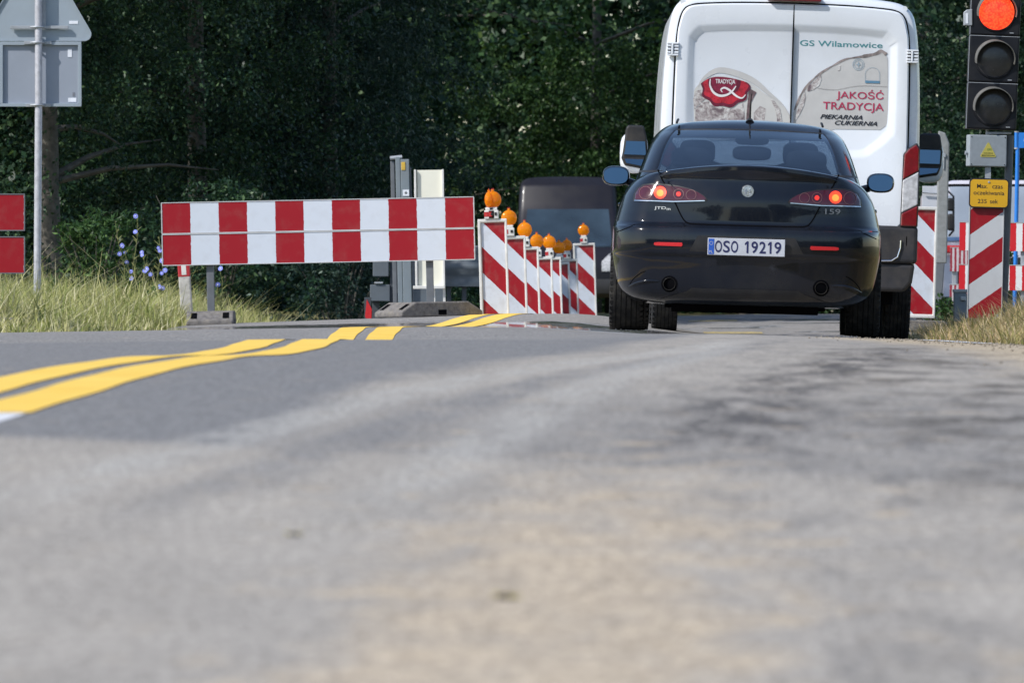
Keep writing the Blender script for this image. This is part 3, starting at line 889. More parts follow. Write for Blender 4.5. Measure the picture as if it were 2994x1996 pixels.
chic('tallest blue flowering chicory, one lone bloom at its tip', 400, 79, [(397, 626, [(397, 632), (396, 678), (415, 738)]), (342, 645, [(358, 718), (350, 742), (366, 738)]), (371, 730, [(371, 766)])], 51)
chic('blue chicory clump in the middle of the verge', 425, 78, [(428, 770, [(430, 786), (424, 792), (440, 802)]), (380, 785, [(383, 794), (384, 814)]), (417, 735, [(416, 746)])], 52)
chic('blue chicory touching the left end of the wide barrier board', 470, 79, [(462, 690, [(464, 725), (468, 733)]), (472, 695, [(474, 762)]), (482, 780, [(483, 790), (473, 799)]), (466, 828, [(466, 838), (476, 842)])], 53)
chic('lone thin chicory right of the left barrier post', 648, 77, [(645, 780, [(645, 785)]), (640, 826, [(637, 832)])], 54)
# ------------------------------------------------------------------ vehicle helpers
M_CAR = mat('black_car_paint', (0.006, 0.008, 0.014), 0.16, var=0.15, scale=3, coat=0.6, spec=0.15, dirt=(0.06, 0.055, 0.045, 1), dirt_amt=0.2)
M_TRIM = mat('black_plastic', (0.018, 0.018, 0.02), 0.45, var=0.2, spec=0.35, dirt=(0.10, 0.085, 0.065, 1), dirt_amt=0.3)
M_GAP = mat('panel_gap', (0.003, 0.003, 0.004), 0.9, spec=0.05)
M_RUB = mat('tyre_rubber', (0.016, 0.016, 0.017), 0.8, var=0.25, scale=20, spec=0.2, dirt=(0.10, 0.09, 0.075, 1), dirt_amt=0.4)
M_ALLOY = mat('alloy_rim', (0.42, 0.43, 0.45), 0.3, metal=0.8)
M_CHROME = mat('chrome', (0.75, 0.76, 0.78), 0.14, metal=1.0, var=0.05)
M_SEAT = mat('dark_upholstery', (0.02, 0.02, 0.024), 0.8, var=0.2)
M_REDL = mat('red_lens', (0.060, 0.006, 0.013), 0.12, var=0.2, coat=0.6, scale=20)
M_REDR = mat('red_reflector', (0.55, 0.02, 0.025), 0.25, var=0.1, scale=120)
M_CLEARL = mat('clear_lens', (0.50, 0.50, 0.52), 0.15, coat=0.6, scale=25, var=0.3)
M_BRAKE = mat('lit_brake_lamp', (0.8, 0.05, 0.02), 0.3, emit=(1.0, 0.045, 0.014), estr=1.15)
M_BRAKEC = mat('lit_brake_bulb', (1.0, 0.3, 0.05), 0.3, emit=(1.0, 0.13, 0.02), estr=1.2)
M_BRAKED = mat('dim_brake_lamp', (0.6, 0.03, 0.02), 0.3, emit=(1.0, 0.03, 0.018), estr=0.75)
M_PLATE = mat('plate_white', (0.50, 0.52, 0.57), 0.4, var=0.06, dirt=(0.35, 0.3, 0.25, 1), dirt_amt=0.3, scale=12)
M_EU = mat('plate_blue', (0.02, 0.09, 0.42), 0.4)
M_INK = mat('black_lettering', (0.012, 0.012, 0.02), 0.5)
M_NAVY = mat('navy_plate_digits', (0.012, 0.014, 0.08), 0.5)
M_MIRROR = mat('mirror_glass', (0.10, 0.16, 0.22), 0.03, metal=1.0, var=0.03)

def glass(name, tint, rough=0.02, opacity=0.35):
    m = bpy.data.materials.new(name); m.use_nodes = True; nt = m.node_tree
    for n in list(nt.nodes):
        if n.type == 'BSDF_PRINCIPLED': nt.nodes.remove(n)
    tr = nt.nodes.new('ShaderNodeBsdfTransparent'); tr.inputs[0].default_value = (*tint, 1)
    gl = nt.nodes.new('ShaderNodeBsdfGlossy'); gl.inputs['Roughness'].default_value = rough
    gl.inputs[0].default_value = (0.9, 0.95, 1.0, 1)
    fr = nt.nodes.new('ShaderNodeLayerWeight'); fr.inputs[0].default_value = 0.5
    fres = math_(nt, 'MULTIPLY_ADD', math_(nt, 'POWER', fr.outputs['Facing'], 3.5), 0.9, opacity)
    f2 = ramp(nt, noise(nt, 2.2, 4, 0.55), [(0.3, (0.9, 0.9, 0.9, 1)), (0.7, (1.1, 1.1, 1.1, 1))])
    mx = nt.nodes.new('ShaderNodeMixShader')
    nt.links.new(math_(nt, 'MULTIPLY', fres, f2), mx.inputs[0])
    nt.links.new(tr.outputs[0], mx.inputs[1]); nt.links.new(gl.outputs[0], mx.inputs[2])
    nt.links.new(mx.outputs[0], nt.nodes['Material Output'].inputs[0])
    return m
M_GLASS = glass('tinted_car_glass', (0.38, 0.46, 0.53), 0.02, 0.15)

def ring(w, yr, yf, bow, rx, ry, z, crown=0.0, fx=None, fy=None, fbow=0.25):
    """plan outline of a car body at one height: rear is y=yr, nose is y=yf"""
    fx = fx or rx; fy = fy or ry
    half = []
    xe = w - rx
    for k in range(10):
        x = xe * k / 10; half.append((x, yr + bow * (x / w) ** 2))
    yA = yr + bow * (xe / w) ** 2
    for k in range(10):
        a = (math.pi / 2) * k / 10
        half.append((xe + rx * math.sin(a), yA + ry * (1 - math.cos(a))))
    yB = yA + ry; yC = yf - fbow - fy
    for k in range(14):
        t = k / 14; half.append((w, yB + (yC - yB) * t))
    xf = w - fx
    for k in range(8):
        a = (math.pi / 2) * k / 8
        half.append((xf + fx * math.cos(a), yC + fy * math.sin(a)))
    for k in range(6):
        x = xf * (1 - k / 5); half.append((x, yf - fbow * (x / max(xf, 1e-3)) ** 2))
    pts = half + [(-x, y) for x, y in half[-2:0:-1]]
    return [(x, y, z - crown * (x / w) ** 2 if w > 0 else z) for x, y in pts]

def stack(levels, dens=3, warp=None):
    """levels: rows of ring() parameters joined with smooth interpolation"""
    A = np.array(levels, float); t = np.arange(len(A)); T = np.linspace(0, len(A) - 1, (len(A) - 1) * dens + 1)
    cols = [pchip(t, A[:, c])(T) for c in range(A.shape[1])]
    rings = []
    for row in zip(*cols):
        z, w, yr, yf, bow, rx, ry, crown = row
        rings.append(ring(w, yr, yf, bow, rx, ry, z, crown))
    return rings

def loft(rings, warp=None, cap=True):
    n = len(rings[0]); mb = MB(); vs = [p for r in rings for p in r]
    if warp: vs = [warp(*p) for p in vs]
    fs = []
    for i in range(len(rings) - 1):
        for k in range(n):
            fs.append((i * n + k, i * n + (k + 1) % n, (i + 1) * n + (k + 1) % n, (i + 1) * n + k))
    if cap:
        fs.append(tuple(range(n - 1, -1, -1))); fs.append(tuple(range((len(rings) - 1) * n, len(rings) * n)))
    mb.add(vs, fs)
    return mb

def apply_mods(o):
    dg = bpy.context.evaluated_depsgraph_get()
    me = bpy.data.meshes.new_from_object(o.evaluated_get(dg))
    old = o.data; o.modifiers.clear(); o.data = me
    me.name = old.name
    bpy.data.meshes.remove(old)

def cut_wheels(o, axles, r, x0, x1):
    cutters = []
    for y, z in axles:
        for s in (-1, 1):
            mb = MB(); mb.lathe([(r, x0), (r, x1)], (0, y, z), 'x', 28)
            if s < 0: mb.v = [(-a, b, c) for a, b, c in mb.v]
            c = mb.build('cutter', M_GAP); cutters.append(c)
            m = o.modifiers.new('arch', 'BOOLEAN'); m.operation = 'DIFFERENCE'; m.object = c; m.solver = 'EXACT'
    apply_mods(o)
    for c in cutters:
        me = c.data; bpy.data.objects.remove(c); bpy.data.meshes.remove(me)

def wheel(parent, x, y, z, r, w, steer=0.0, tread=8, rim=M_ALLOY, rr=0.66):
    """a rim part with its tyre as sub-part"""
    mb = MB()
    ri = r * rr
    mb.lathe([(ri, -w * 0.42), (ri * 0.97, -w * 0.44), (ri * 0.93, -w * 0.36), (ri * 0.9, w * 0.30), (ri * 0.3, w * 0.36), (0.03, w * 0.38), (0.0, w * 0.38)], (0, 0, 0), 'x', 28, caps=False)
    for k in range(7):
        a = 2 * math.pi * k / 7
        mb.T = Matrix.Rotation(a, 4, 'X')
        mb.box(w * 0.30, w * 0.43, -0.03, 0.03, 0.04, ri * 0.95)
    mb.T = None
    sgn = 1 if x > 0 else -1
    if sgn < 0: mb.v = [(-a, b, c) for a, b, c in mb.v]
    o = mb.build('wheel', rim, parent, (x, y, z), (0, 0, steer), smooth=40)
    t = MB()
    prof = [(ri * 0.99, -w * 0.40), (r * 0.80, -w * 0.49), (r * 0.90, -w * 0.50), (r * 0.965, -w * 0.455), (r * 0.99, -w * 0.40)]
    g = []
    for k in range(5):        # circumferential grooves
        c = -w * 0.30 + w * 0.15 * k
        g += [(r, c - w * 0.05), (r, c - w * 0.012), (r - 0.009, c - w * 0.010), (r - 0.009, c + w * 0.010), (r, c + w * 0.012)]
    prof += g + [(r, w * 0.36), (r * 0.99, w * 0.40), (r * 0.965, w * 0.455), (r * 0.90, w * 0.50), (r * 0.80, w * 0.49), (ri * 0.99, w * 0.40)]
    t.lathe(prof, (0, 0, 0), 'x', 48, caps=False)
    for s in (-1, 1):         # shoulder blocks
        for k in range(44):
            t.T = Matrix.Rotation(2 * math.pi * k / 44, 4, 'X')
            t.box(min(s * w * 0.39, s * w * 0.485), max(s * w * 0.39, s * w * 0.485), -0.012, 0.012, r * 0.93, r * 0.992)
    t.T = None
    t.build('tyre', M_RUB, o, smooth=35)
    return o

# ------------------------------------------------------------------ the black saloon
CY = 60.0
cx = (2175.0 - 1497) * CY / F
czr = EYE - (975 - 930) * CY / F
head = -math.atan(cx / CY)
car = thing('saloon_car', (cx, CY, czr), 'black four door saloon with lit brake lights waiting behind the white van', 'car', rot=(0, math.atan(0.028), head))
LV = [  # z, w, yr, yf, bow, rx, ry, crown
    (0.19, 0.67, 0.20, 4.40, 0.15, 0.20, 0.30, 0),
    (0.215, 0.77, 0.10, 4.50, 0.15, 0.22, 0.34, 0),
    (0.255, 0.83, 0.055, 4.56, 0.15, 0.24, 0.38, 0),
    (0.32, 0.872, 0.035, 4.60, 0.15, 0.25, 0.42, 0),
    (0.41, 0.893, 0.028, 4.63, 0.15, 0.26, 0.44, 0),
    (0.505, 0.910, 0.024, 4.65, 0.15, 0.26, 0.45, 0),
    (0.535, 0.913, 0.004, 4.66, 0.15, 0.26, 0.45, 0),
    (0.60, 0.915, 0.0, 4.66, 0.15, 0.26, 0.45, 0),
    (0.675, 0.914, 0.004, 4.66, 0.15, 0.26, 0.45, 0),
    (0.705, 0.912, 0.018, 4.66, 0.15, 0.26, 0.45, 0),
    (0.725, 0.909, 0.070, 4.65, 0.16, 0.26, 0.45, 0),
    (0.75, 0.904, 0.098, 4.64, 0.16, 0.26, 0.45, 0),
    (0.82, 0.888, 0.098, 4.62, 0.18, 0.255, 0.45, 0.0),
    (0.90, 0.862, 0.100, 4.60, 0.18, 0.25, 0.45, 0.0),
    (0.98, 0.826, 0.118, 4.57, 0.18, 0.245, 0.45, 0.01),
    (1.045, 0.79, 0.128, 4.54, 0.18, 0.24, 0.45, 0.03),
    (1.10, 0.755, 0.118, 4.50, 0.18, 0.235, 0.44, 0.06),
    (1.128, 0.735, 0.118, 4.48, 0.18, 0.235, 0.44, 0.075),
    (1.142, 0.715, 0.15, 4.42, 0.18, 0.23, 0.43, 0.08),
    (1.150, 0.66, 0.28, 4.25, 0.16, 0.22, 0.40, 0.08),
    (1.152, 0.50, 0.60, 3.80, 0.12, 0.18, 0.30, 0.07),
    (1.153, 0.20, 1.2, 2.9, 0.02, 0.08, 0.1, 0.03)]
def hood(x, y, z):
    s = float(sstep(2.9, 4.6, y))
    if z > 0.5: z = z - (z - 0.5) * 0.46 * s - 0.06 * float(sstep(1.2, 3.0, y)) * (z - 0.5)
    return (x, y, z)
body = loft(stack(LV, 4), hood).build('body', [M_CAR], car, smooth=28)
cut_wheels(body, [(1.03, 0.335), (3.73, 0.335)], 0.375, 0.60, 1.3)
finish(body, 28)
CB = bvh_of(body)

# greenhouse: roof and pillars as one shell, panes separate
GV = [(1.02, 0.775, 0.40, 3.45, 0.20, 0.13, 0.40, 0.0),
      (1.085, 0.757, 0.50, 3.33, 0.20, 0.13, 0.40, 0.0),
      (1.10, 0.752, 0.525, 3.30, 0.20, 0.13, 0.40, 0.0),
      (1.19, 0.724, 0.70, 3.10, 0.20, 0.125, 0.40, 0.0),
      (1.28, 0.693, 0.90, 2.90, 0.19, 0.12, 0.38, 0.003),
      (1.355, 0.660, 1.09, 2.70, 0.18, 0.12, 0.36, 0.008),
      (1.400, 0.628, 1.24, 2.68, 0.17, 0.12, 0.34, 0.014),
      (1.412, 0.618, 1.27, 2.66, 0.17, 0.12, 0.34, 0.016),
      (1.445, 0.580, 1.36, 2.62, 0.15, 0.14, 0.32, 0.022),
      (1.468, 0.520, 1.47, 2.62, 0.12, 0.16, 0.28, 0.024),
      (1.480, 0.40, 1.60, 2.55, 0.06, 0.12, 0.12, 0.02),
      (1.485, 0.22, 1.74, 2.45, 0.01, 0.06, 0.06, 0.006)]
gr = stack(GV, 3)
zc = [max(q[2] for q in r) for r in gr]
n = len(gr[0]); allv = [p for r in gr for p in r]
H = (n + 2) // 2          # points of the right half, rear to nose
def seg_kind(k):
    kk = k if k < H - 1 else n - 1 - k
    if kk <= 9: return 'rear'
    if kk <= 17: return 'c'
    if kk <= 24: return 'side1'
    if kk == 25: return 'b'
    if kk <= 33: return 'side2'
    if kk <= 39: return 'a'
    return 'front'
shell = MB(); panes = {'rear_window': MB(), 'windscreen': MB(), 'side_window': MB(), 'side_window2': MB(), 'side_window3': MB(), 'side_window4': MB()}
used = {}
for i in range(len(gr) - 1):
    for k in range(n):
        f = [i * n + k, i * n + (k + 1) % n, (i + 1) * n + (k + 1) % n, (i + 1) * n + k]
        sk = seg_kind(k); zm = (zc[i] + zc[i + 1]) / 2
        tgt = shell
        if 1.098 < zm < 1.402:
            right = k < H - 1
            if sk == 'rear': tgt = panes['rear_window']
            elif sk == 'front': tgt = panes['windscreen']
            elif sk == 'side1' and zm < 1.36: tgt = panes['side_window' if right else 'side_window2']
            elif sk == 'side2' and zm < 1.36: tgt = panes['side_window3' if right else 'side_window4']
        tgt.add([allv[q] for q in f], [(0, 1, 2, 3)])
        if tgt is shell:
            shell.mi[-1] = 1 if (1.08 < zm < 1.10 or (1.402 < zm < 1.412 and sk in ('rear', 'front'))) else 0
shell.add(gr[-1], [tuple(range(n))])
sh = shell.build('roof', [M_CAR, M_TRIM], car, smooth=30)
if sum(p.normal.z * p.area for p in sh.data.polygons) < 0: sh.data.flip_normals()
sm = sh.modifiers.new('thick', 'SOLIDIFY'); sm.thickness = 0.035; sm.offset = -1
for nm, mb in panes.items():
    if mb.v: mb.build('side_window' if nm.startswith('side') else nm, M_GLASS, car, smooth=60)
# black roof gutters and aerial
for s in (-1, 1):
    mb = MB(); mb.tube([(s * 0.505, 1.36, 1.444), (s * 0.50, 1.40, 1.462), (s * 0.497, 1.55, 1.470)], 0.009, 6)
    mb.build('roof_moulding', M_TRIM, car)
mb = MB(); mb.tube([(0.0, 1.44, 1.452), (0, 1.47, 1.475), (0, 1.475, 1.49)], [0.034, 0.022, 0.010], 10)
mb.tube([(0, 1.475, 1.485), (0.002, 1.46, 1.57), (0.006, 1.43, 1.66)], [0.008, 0.006, 0.003], 8)
mb.build('aerial', M_TRIM, car, smooth=40)
# seats and headrests seen through the rear window
for s in (-1, 1):
    mb = MB(); mb.ball((s * 0.36, 1.85, 0.98), 0.24, 0.09, 0.22, 16, 10, 0.6); mb.build('seat', M_SEAT, car, smooth=60)
    mb = MB(); mb.ball((s * 0.36, 1.88, 1.255), 0.125, 0.05, 0.085, 16, 10, 0.55)
    mb.tube([(s * 0.36 - 0.05, 1.88, 1.1), (s * 0.36 - 0.05, 1.88, 1.22)], 0.007, 6); mb.tube([(s * 0.36 + 0.05, 1.88, 1.1), (s * 0.36 + 0.05, 1.88, 1.22)], 0.007, 6)
    mb.build('headrest', M_SEAT, car, smooth=60)
mb = MB(); mb.ball((0.02, 1.35, 1.245), 0.135, 0.045, 0.05, 16, 10, 0.6); mb.build('headrest', M_SEAT, car, smooth=60)
for s in (-1, 1):
    mb = MB(); mb.ball((s * 0.40, 1.33, 1.20), 0.14, 0.05, 0.075, 16, 10, 0.6); mb.build('headrest', M_SEAT, car, smooth=60)
mb = MB(); mb.box(-0.54, 0.54, 0.90, 1.25, 1.153, 1.160); mb.build('parcel_shelf', M_SEAT, car)
mb = MB(); mb.ball((0.02, 2.55, 1.36), 0.12, 0.02, 0.035, 14, 8, 0.6); mb.build('rear_view_mirror', M_TRIM, car, smooth=60)

M_SMOKE = mat('smoky_ring', (0.16, 0.07, 0.07), 0.3)
def mirror_x(pts): return [(-x, z) for x, z in pts][::-1]
# tail lights
TL = [(0.283, 0.905), (0.30, 0.925), (0.335, 0.948), (0.39, 0.968), (0.47, 0.983), (0.56, 0.991), (0.64, 0.994), (0.70, 0.988), (0.742, 0.968), (0.765, 0.93), (0.768, 0.89), (0.62, 0.886), (0.45, 0.887), (0.32, 0.892), (0.29, 0.898)]
def disc(cx_, cz_, r, n_=20, cut=None):
    p = [(cx_ + r * math.cos(2 * math.pi * k / n_), cz_ + r * math.sin(2 * math.pi * k / n_)) for k in range(n_)]
    return [(x, min(z, cut)) for x, z in p] if cut else p
for s in (-1, 1):
    flip = (lambda p: p) if s > 0 else mirror_x
    # dark bezel, lens, lamps
    bz = drape('tail_light', flip([(x * 1.0 + (0.012 if x > 0.6 else -0.012 if x < 0.33 else 0), 0.94 + (z - 0.94) * 1.18) for x, z in TL]), CB, 0.003, M_TRIM, car, 0.03, 0.02)
    drape('lens', flip(TL), CB, 0.008, M_REDL, bz, 0.02, 0.015)
    drape('lit_lamp', flip(disc(0.596, 0.942, 0.043)), CB, 0.011, M_BRAKE, bz, 0.03, 0.01)
    drape('bulb', flip(disc(0.596, 0.938, 0.024, 14)), CB, 0.0125, M_BRAKEC, bz, 0.03, 0.006)
    drape('lit_lamp', flip(disc(0.470, 0.934, 0.016, 14)), CB, 0.011, M_BRAKED, bz, 0.03, 0.01)
    for (a, b, r) in ((0.695, 0.937, 0.043), (0.47, 0.934, 0.034), (0.385, 0.93, 0.034)):
        mb = MB(); q = disc(a, b, r, 24); q = q + [q[0]]
        strip_on(mb, flip(q), 0.004, CB, 0.011)
        mb.build('lamp_ring', M_SMOKE, bz)
    mb = MB(); strip_on(mb, flip([(0.29, 0.893), (0.5, 0.882), (0.772, 0.884)]), 0.006, CB, 0.010); mb.build('chrome_strip', M_CHROME, bz)
    # bumper reflector
    drape('bumper_reflector', flip([(0.432, 0.588), (0.436, 0.604), (0.60, 0.603), (0.625, 0.600), (0.628, 0.586), (0.615, 0.580), (0.44, 0.578)]), CB, 0.006, M_REDR, car, 0.03)
    # side marker strip behind the light (wraps the quarter)
# shut lines of the boot lid, bumper seam
mb = MB()
for s in (-1, 1):
    f = [(s * x, z) for x, z in ((0.615, 1.095), (0.585, 1.03), (0.555, 0.985), (0.50, 0.89), (0.455, 0.80), (0.425, 0.755), (0.395, 0.738), (0.34, 0.733), (0.0, 0.731))]
    strip_on(mb, smooth_chain(f, 4), 0.009, CB, 0.003)
    strip_on(mb, [(s * x, z) for x, z in ((0.915 - 0.012, 0.66), (0.86, 0.675), (0.80, 0.70), (0.76, 0.72))], 0.006, CB, 0.003)
    arc = [(s * (0.72 - 0.20 * math.cos(t) + 0.18), 0.27 + 0.21 * math.sin(t)) for t in np.linspace(0.0, 1.1, 8)]
mb.build('panel_gap', M_GAP, car)
# number plate on a flat dark trapezoid that paints the recess's shade
drape('painted_plate_recess', [(-0.405, 0.51), (-0.33, 0.655), (0.33, 0.655), (0.405, 0.51)], CB, 0.002, M_TRIM, car, 0.05, 0.01)
pl = MB(); yq = min(hit_y(CB, x, 0.585) for x in (-0.2, 0.0, 0.2)) - 0.016
pl.box(-0.262, 0.262, yq, yq + 0.008, 0.526, 0.642); plate = pl.build('number_plate', M_PLATE, car, bevel=0.003)
mb = MB(); mb.box(-0.256, -0.218, yq - 0.0015, yq, 0.532, 0.636); mb.build('blue_band', M_EU, plate)
mb = MB()
for a, b, ch in ((-0.213, -0.165, 'O'), (-0.157, -0.112, 'S'), (-0.104, -0.056, 'O')): add_text(mb, ch, a, b, 0.545, 0.625, yq - 0.002, bold=0.012)
mb.build('plate_letters', M_NAVY, plate); mb = MB()
for a, b, ch in ((0.034, 0.078, '9'), (0.088, 0.132, '2'), (0.19, 0.236, '9')): add_text(mb, ch, a, b, 0.545, 0.625, yq - 0.002, bold=0.014)
for a in (-0.010, 0.146):
    mb.add([(a + x, yq - 0.002, 0.545 + z) for x, z in ((0.012, 0), (0.024, 0), (0.024, 0.08), (0.014, 0.08), (0.0, 0.066), (0.0, 0.053), (0.012, 0.063))], [(0, 1, 2, 3, 4, 5, 6)])
mb.build('plate_digits', M_NAVY, plate)
mb = MB(); add_text(mb, 'PL', -0.25, -0.226, 0.540, 0.556, yq - 0.0025)
for k in range(12):
    a = 2 * math.pi * k / 12
    mb.lathe([(0.0022, 0), (0.001, 0.0004)], (-0.238 + 0.011 * math.cos(a), yq - 0.0022, 0.606 + 0.011 * math.sin(a)), 'y', 6)
mb.build('band_lettering', M_PLATE, plate)
# round badge with ring, cross half and serpent half
yb = hit_y(CB, 0, 0.965) - 0.001
mb = MB(); mb.lathe([(0.043, 0.0), (0.043, -0.006), (0.040, -0.010), (0.033, -0.010), (0.032, -0.007), (0.0, -0.008)], (0, yb, 0.965), 'y', 28, caps=False)
bd = mb.build('round_badge', mat('silver_badge', (0.62, 0.64, 0.66), 0.22, metal=0.9), car, smooth=40)
mb = MB(); mb.box(-0.016, -0.010, yb - 0.0105, yb - 0.008, 0.945, 0.985); mb.box(-0.025, -0.001, yb - 0.0104, yb - 0.008, 0.963, 0.969)
mb.tube([(0.012, yb - 0.009, 0.945), (0.019, yb - 0.009, 0.952), (0.008, yb - 0.009, 0.960), (0.019, yb - 0.009, 0.968), (0.009, yb - 0.009, 0.976), (0.016, yb - 0.009, 0.985)], 0.0022, 6)
mb.build('badge_relief', mat('badge_grey', (0.22, 0.25, 0.32), 0.4, metal=0.5), bd)
# lettering badges
def badge(s_, x0, x1, z0, z1, m, nm):
    mb = MB(); p, fs = text_geo(s_, x0, x1, z0, z1, bold=0.01)
    vs = []
    for x, z in p:
        y = hit_y(CB, x, z); vs.append((x, y - 0.004, z))
    mb.add(vs, fs); mb.build(nm, m, car)
M_BADGE = mat('dull_chrome', (0.62, 0.62, 0.60), 0.35, metal=0.6)
badge('JTD', -0.632, -0.552, 0.822, 0.846, M_BADGE, 'badge_lettering')
badge('m', -0.548, -0.522, 0.822, 0.836, M_BADGE, 'badge_lettering')
badge('159', 0.528, 0.632, 0.825, 0.862, mat('dark_chrome', (0.25, 0.25, 0.26), 0.35, metal=0.6), 'badge_lettering')
# tail pipes set in the valance
for s in (-1, 1):
    xq = s * 0.515; zq = 0.322; yy = (hit_y(CB, xq, zq) or 0.1)
    drape('painted_exhaust_recess', disc(xq, zq, 0.056, 20), CB, 0.003, M_GAP, car, 0.04)  # flat near-black disc paints the shaded cutout round the pipe
    mb = MB(); mb.lathe([(0.043, 0.12), (0.043, -0.012), (0.041, -0.015), (0.039, -0.012), (0.038, 0.11), (0.0, 0.11)], (xq, yy, zq), 'y', 22, caps=False)
    mb.build('exhaust_pipe', [mat('dark_steel', (0.05, 0.048, 0.045), 0.45, metal=0.6)], car, smooth=40)
# raised lip of the valance beside each tail pipe, and its seam
for s in (-1, 1):
    q = smooth_chain([(0.79, 0.300), (0.73, 0.325), (0.66, 0.340), (0.585, 0.340)], 5)
    mb = MB(); mb.tube([(s * x, (hit_y(CB, s * x, z) or 0.1) - 0.001, z) for x, z in q], [0.004 + 0.007 * math.sin(math.pi * i / (len(q) - 1)) for i in range(len(q))], 8)
    mb.build('valance_lip', M_CAR, car, smooth=60)
    mb = MB(); strip_on(mb, smooth_chain([(s * 0.79, 0.300), (s * 0.765, 0.345), (s * 0.72, 0.385), (s * 0.68, 0.405)], 5), 0.006, CB, 0.002); mb.build('panel_gap', M_GAP, car)
# matt lower diffuser
drape('diffuser', [(-0.60, 0.212), (-0.40, 0.275), (-0.36, 0.30), (0.36, 0.30), (0.40, 0.275), (0.60, 0.212), (0.58, 0.200), (-0.58, 0.200)], CB, 0.004, M_TRIM, car, 0.04)
mb = MB(); mb.box(-0.55, 0.55, 0.7, 4.0, 0.165, 0.20); mb.tube([(-0.5, 0.45, 0.22), (0.5, 0.45, 0.22)], 0.085, 14); mb.build('underbody', M_GAP, car)
# door mirrors
for s in (-1, 1):
    mb = MB(); mb.ball((s * 0.935, 2.66, 1.085), 0.098, 0.085, 0.070, 20, 12, 0.75)
    mb.tube([(s * 0.76, 2.72, 1.02), (s * 0.86, 2.70, 1.05)], [0.03, 0.028], 8)
    mm = mb.build('door_mirror', M_CAR, car, smooth=50)
    mb = MB(); o_ = [(s * 0.935 + 0.085 * s * math.copysign(abs(math.cos(t)) ** 0.75, math.cos(t)), 1.085 + 0.058 * math.copysign(abs(math.sin(t)) ** 0.75, math.sin(t))) for t in np.linspace(0, 2 * math.pi, 25)[:-1]]
    mb.prism(o_, 2.566, 2.574); mb.v = [(x, y + (z - 1.085) * 0.13, z) for x, y, z in mb.v]
    mb.build('mirror_glass', M_MIRROR, mm)
# side details: door gaps and handles
def hit_x(bvh, y, z, s):
    h = bvh.ray_cast(Vector((s * 3, y, z)), Vector((-s, 0, 0)))
    return None if h[0] is None else h[0].x
mb = MB()
for s in (-1, 1):
    for y0, y1 in ((1.25, 1.45), (2.42, 2.40), (3.36, 3.30)):
        q = []
        for t in np.linspace(0, 1, 14):
            z = 0.30 + 0.72 * t; y = y0 + (y1 - y0) * t; x = hit_x(CB, y, z, s)
            if x is None: continue
            q.append((x + s * 0.002, y, z))
        vs = [(x, y - 0.004, z) for x, y, z in q] + [(x, y + 0.004, z) for x, y, z in q]
        k = len(q); mb.add(vs, [(i, i + 1, k + i + 1, k + i) for i in range(k - 1)])
mb.build('panel_gap', M_GAP, car)
for s in (-1, 1):
    for y in (1.62, 2.58):
        x = hit_x(CB, y, 0.86, s) or s * 0.87
        mb = MB(); mb.ball((x + s * 0.012, y, 0.87), 0.014, 0.09, 0.014, 12, 8, 0.7); mb.build('door_handle', M_CAR, car, smooth=60)
# wheels, the front pair steered
for s in (-1, 1):
    wheel(car, s * 0.812, 1.03, 0.322, 0.322, 0.235)
    wheel(car, s * 0.80, 3.73, 0.322, 0.322, 0.225)
# lamps and grille at the nose
for s in (-1, 1):
    mb = MB()
    for k in range(3): mb.ball((s * (0.42 + 0.13 * k), 4.50 - 0.06 * k, 0.66), 0.055, 0.05, 0.055, 12, 8)
    mb.build('headlight', M_CLEARL, car, smooth=50)
mb = MB(); mb.prism([(-0.16, 0.74), (0.16, 0.74), (0.0, 0.36)], 4.60, 4.68); mb.build('grille', M_CHROME, car)
# ------------------------------------------------------------------ the white delivery van
M_VAN = mat('white_van_paint', (0.72, 0.75, 0.80), 0.3, var=0.03, scale=2, coat=0.5, dirt=(0.42, 0.40, 0.36, 1), dirt_amt=0.16)
M_BUMP = mat('grey_black_bumper', (0.028, 0.028, 0.032), 0.55, var=0.2, dirt=(0.12, 0.10, 0.08, 1), dirt_amt=0.3, spec=0.3)
VY = 69.07; VU = 2292.0
vx = (VU - 1497) * VY / F; vzg = EYE - (985 - 930) * VY / F
VROLL = 0.031
van = thing('delivery_van', (vx, VY, vzg), 'tall white bakery delivery van with closed rear doors and lettering', 'van', rot=(0, VROLL, 0))
KV = F / VY
def vp(u, v):
    """photo pixel on the van's rear face -> local x, z (roll taken out)"""
    X = (u - VU) / KV; Z = (985 - v) / KV
    c, s = math.cos(VROLL), math.sin(VROLL)
    return (X * c - Z * s, X * s + Z * c)
def vps(l): return [vp(*p) for p in l]
# rear-view half profile, bottom to top
VH = [(0.44, 0.80), (0.46, 0.93), (0.50, 0.985), (0.62, 1.005), (0.90, 1.012), (1.40, 1.015), (1.85, 1.008), (2.20, 0.990), (2.42, 0.965), (2.52, 0.940), (2.585, 0.895), (2.625, 0.82), (2.645, 0.70), (2.66, 0.45), (2.665, 0.0)]
hz = pchip(range(len(VH)), [p[0] for p in VH]); hw = pchip(range(len(VH)), [p[1] for p in VH])
T_ = np.linspace(0, len(VH) - 1, 57)
half = list(zip(hw(T_), hz(T_)))
def van_ring(y, inset, ztop=None, zs=1.0):
    out = []
    for x, z in half:
        k = max(0.0, (x - inset) / x) if x > 1e-6 else 0
        zz = z if z < 1.4 else min(z, 1e9)
        zz = zz - inset * float(sstep(1.6, 2.6, z)) * 0.8
        if ztop is not None and zz > 1.0: zz = 1.0 + (zz - 1.0) * (ztop - 1.0) / (2.665 - 1.0)
        out.append((x * k if x > 1e-6 else 0, y, zz))
    return out + [(-x, y_, z) for x, y_, z in out[-2::-1]]
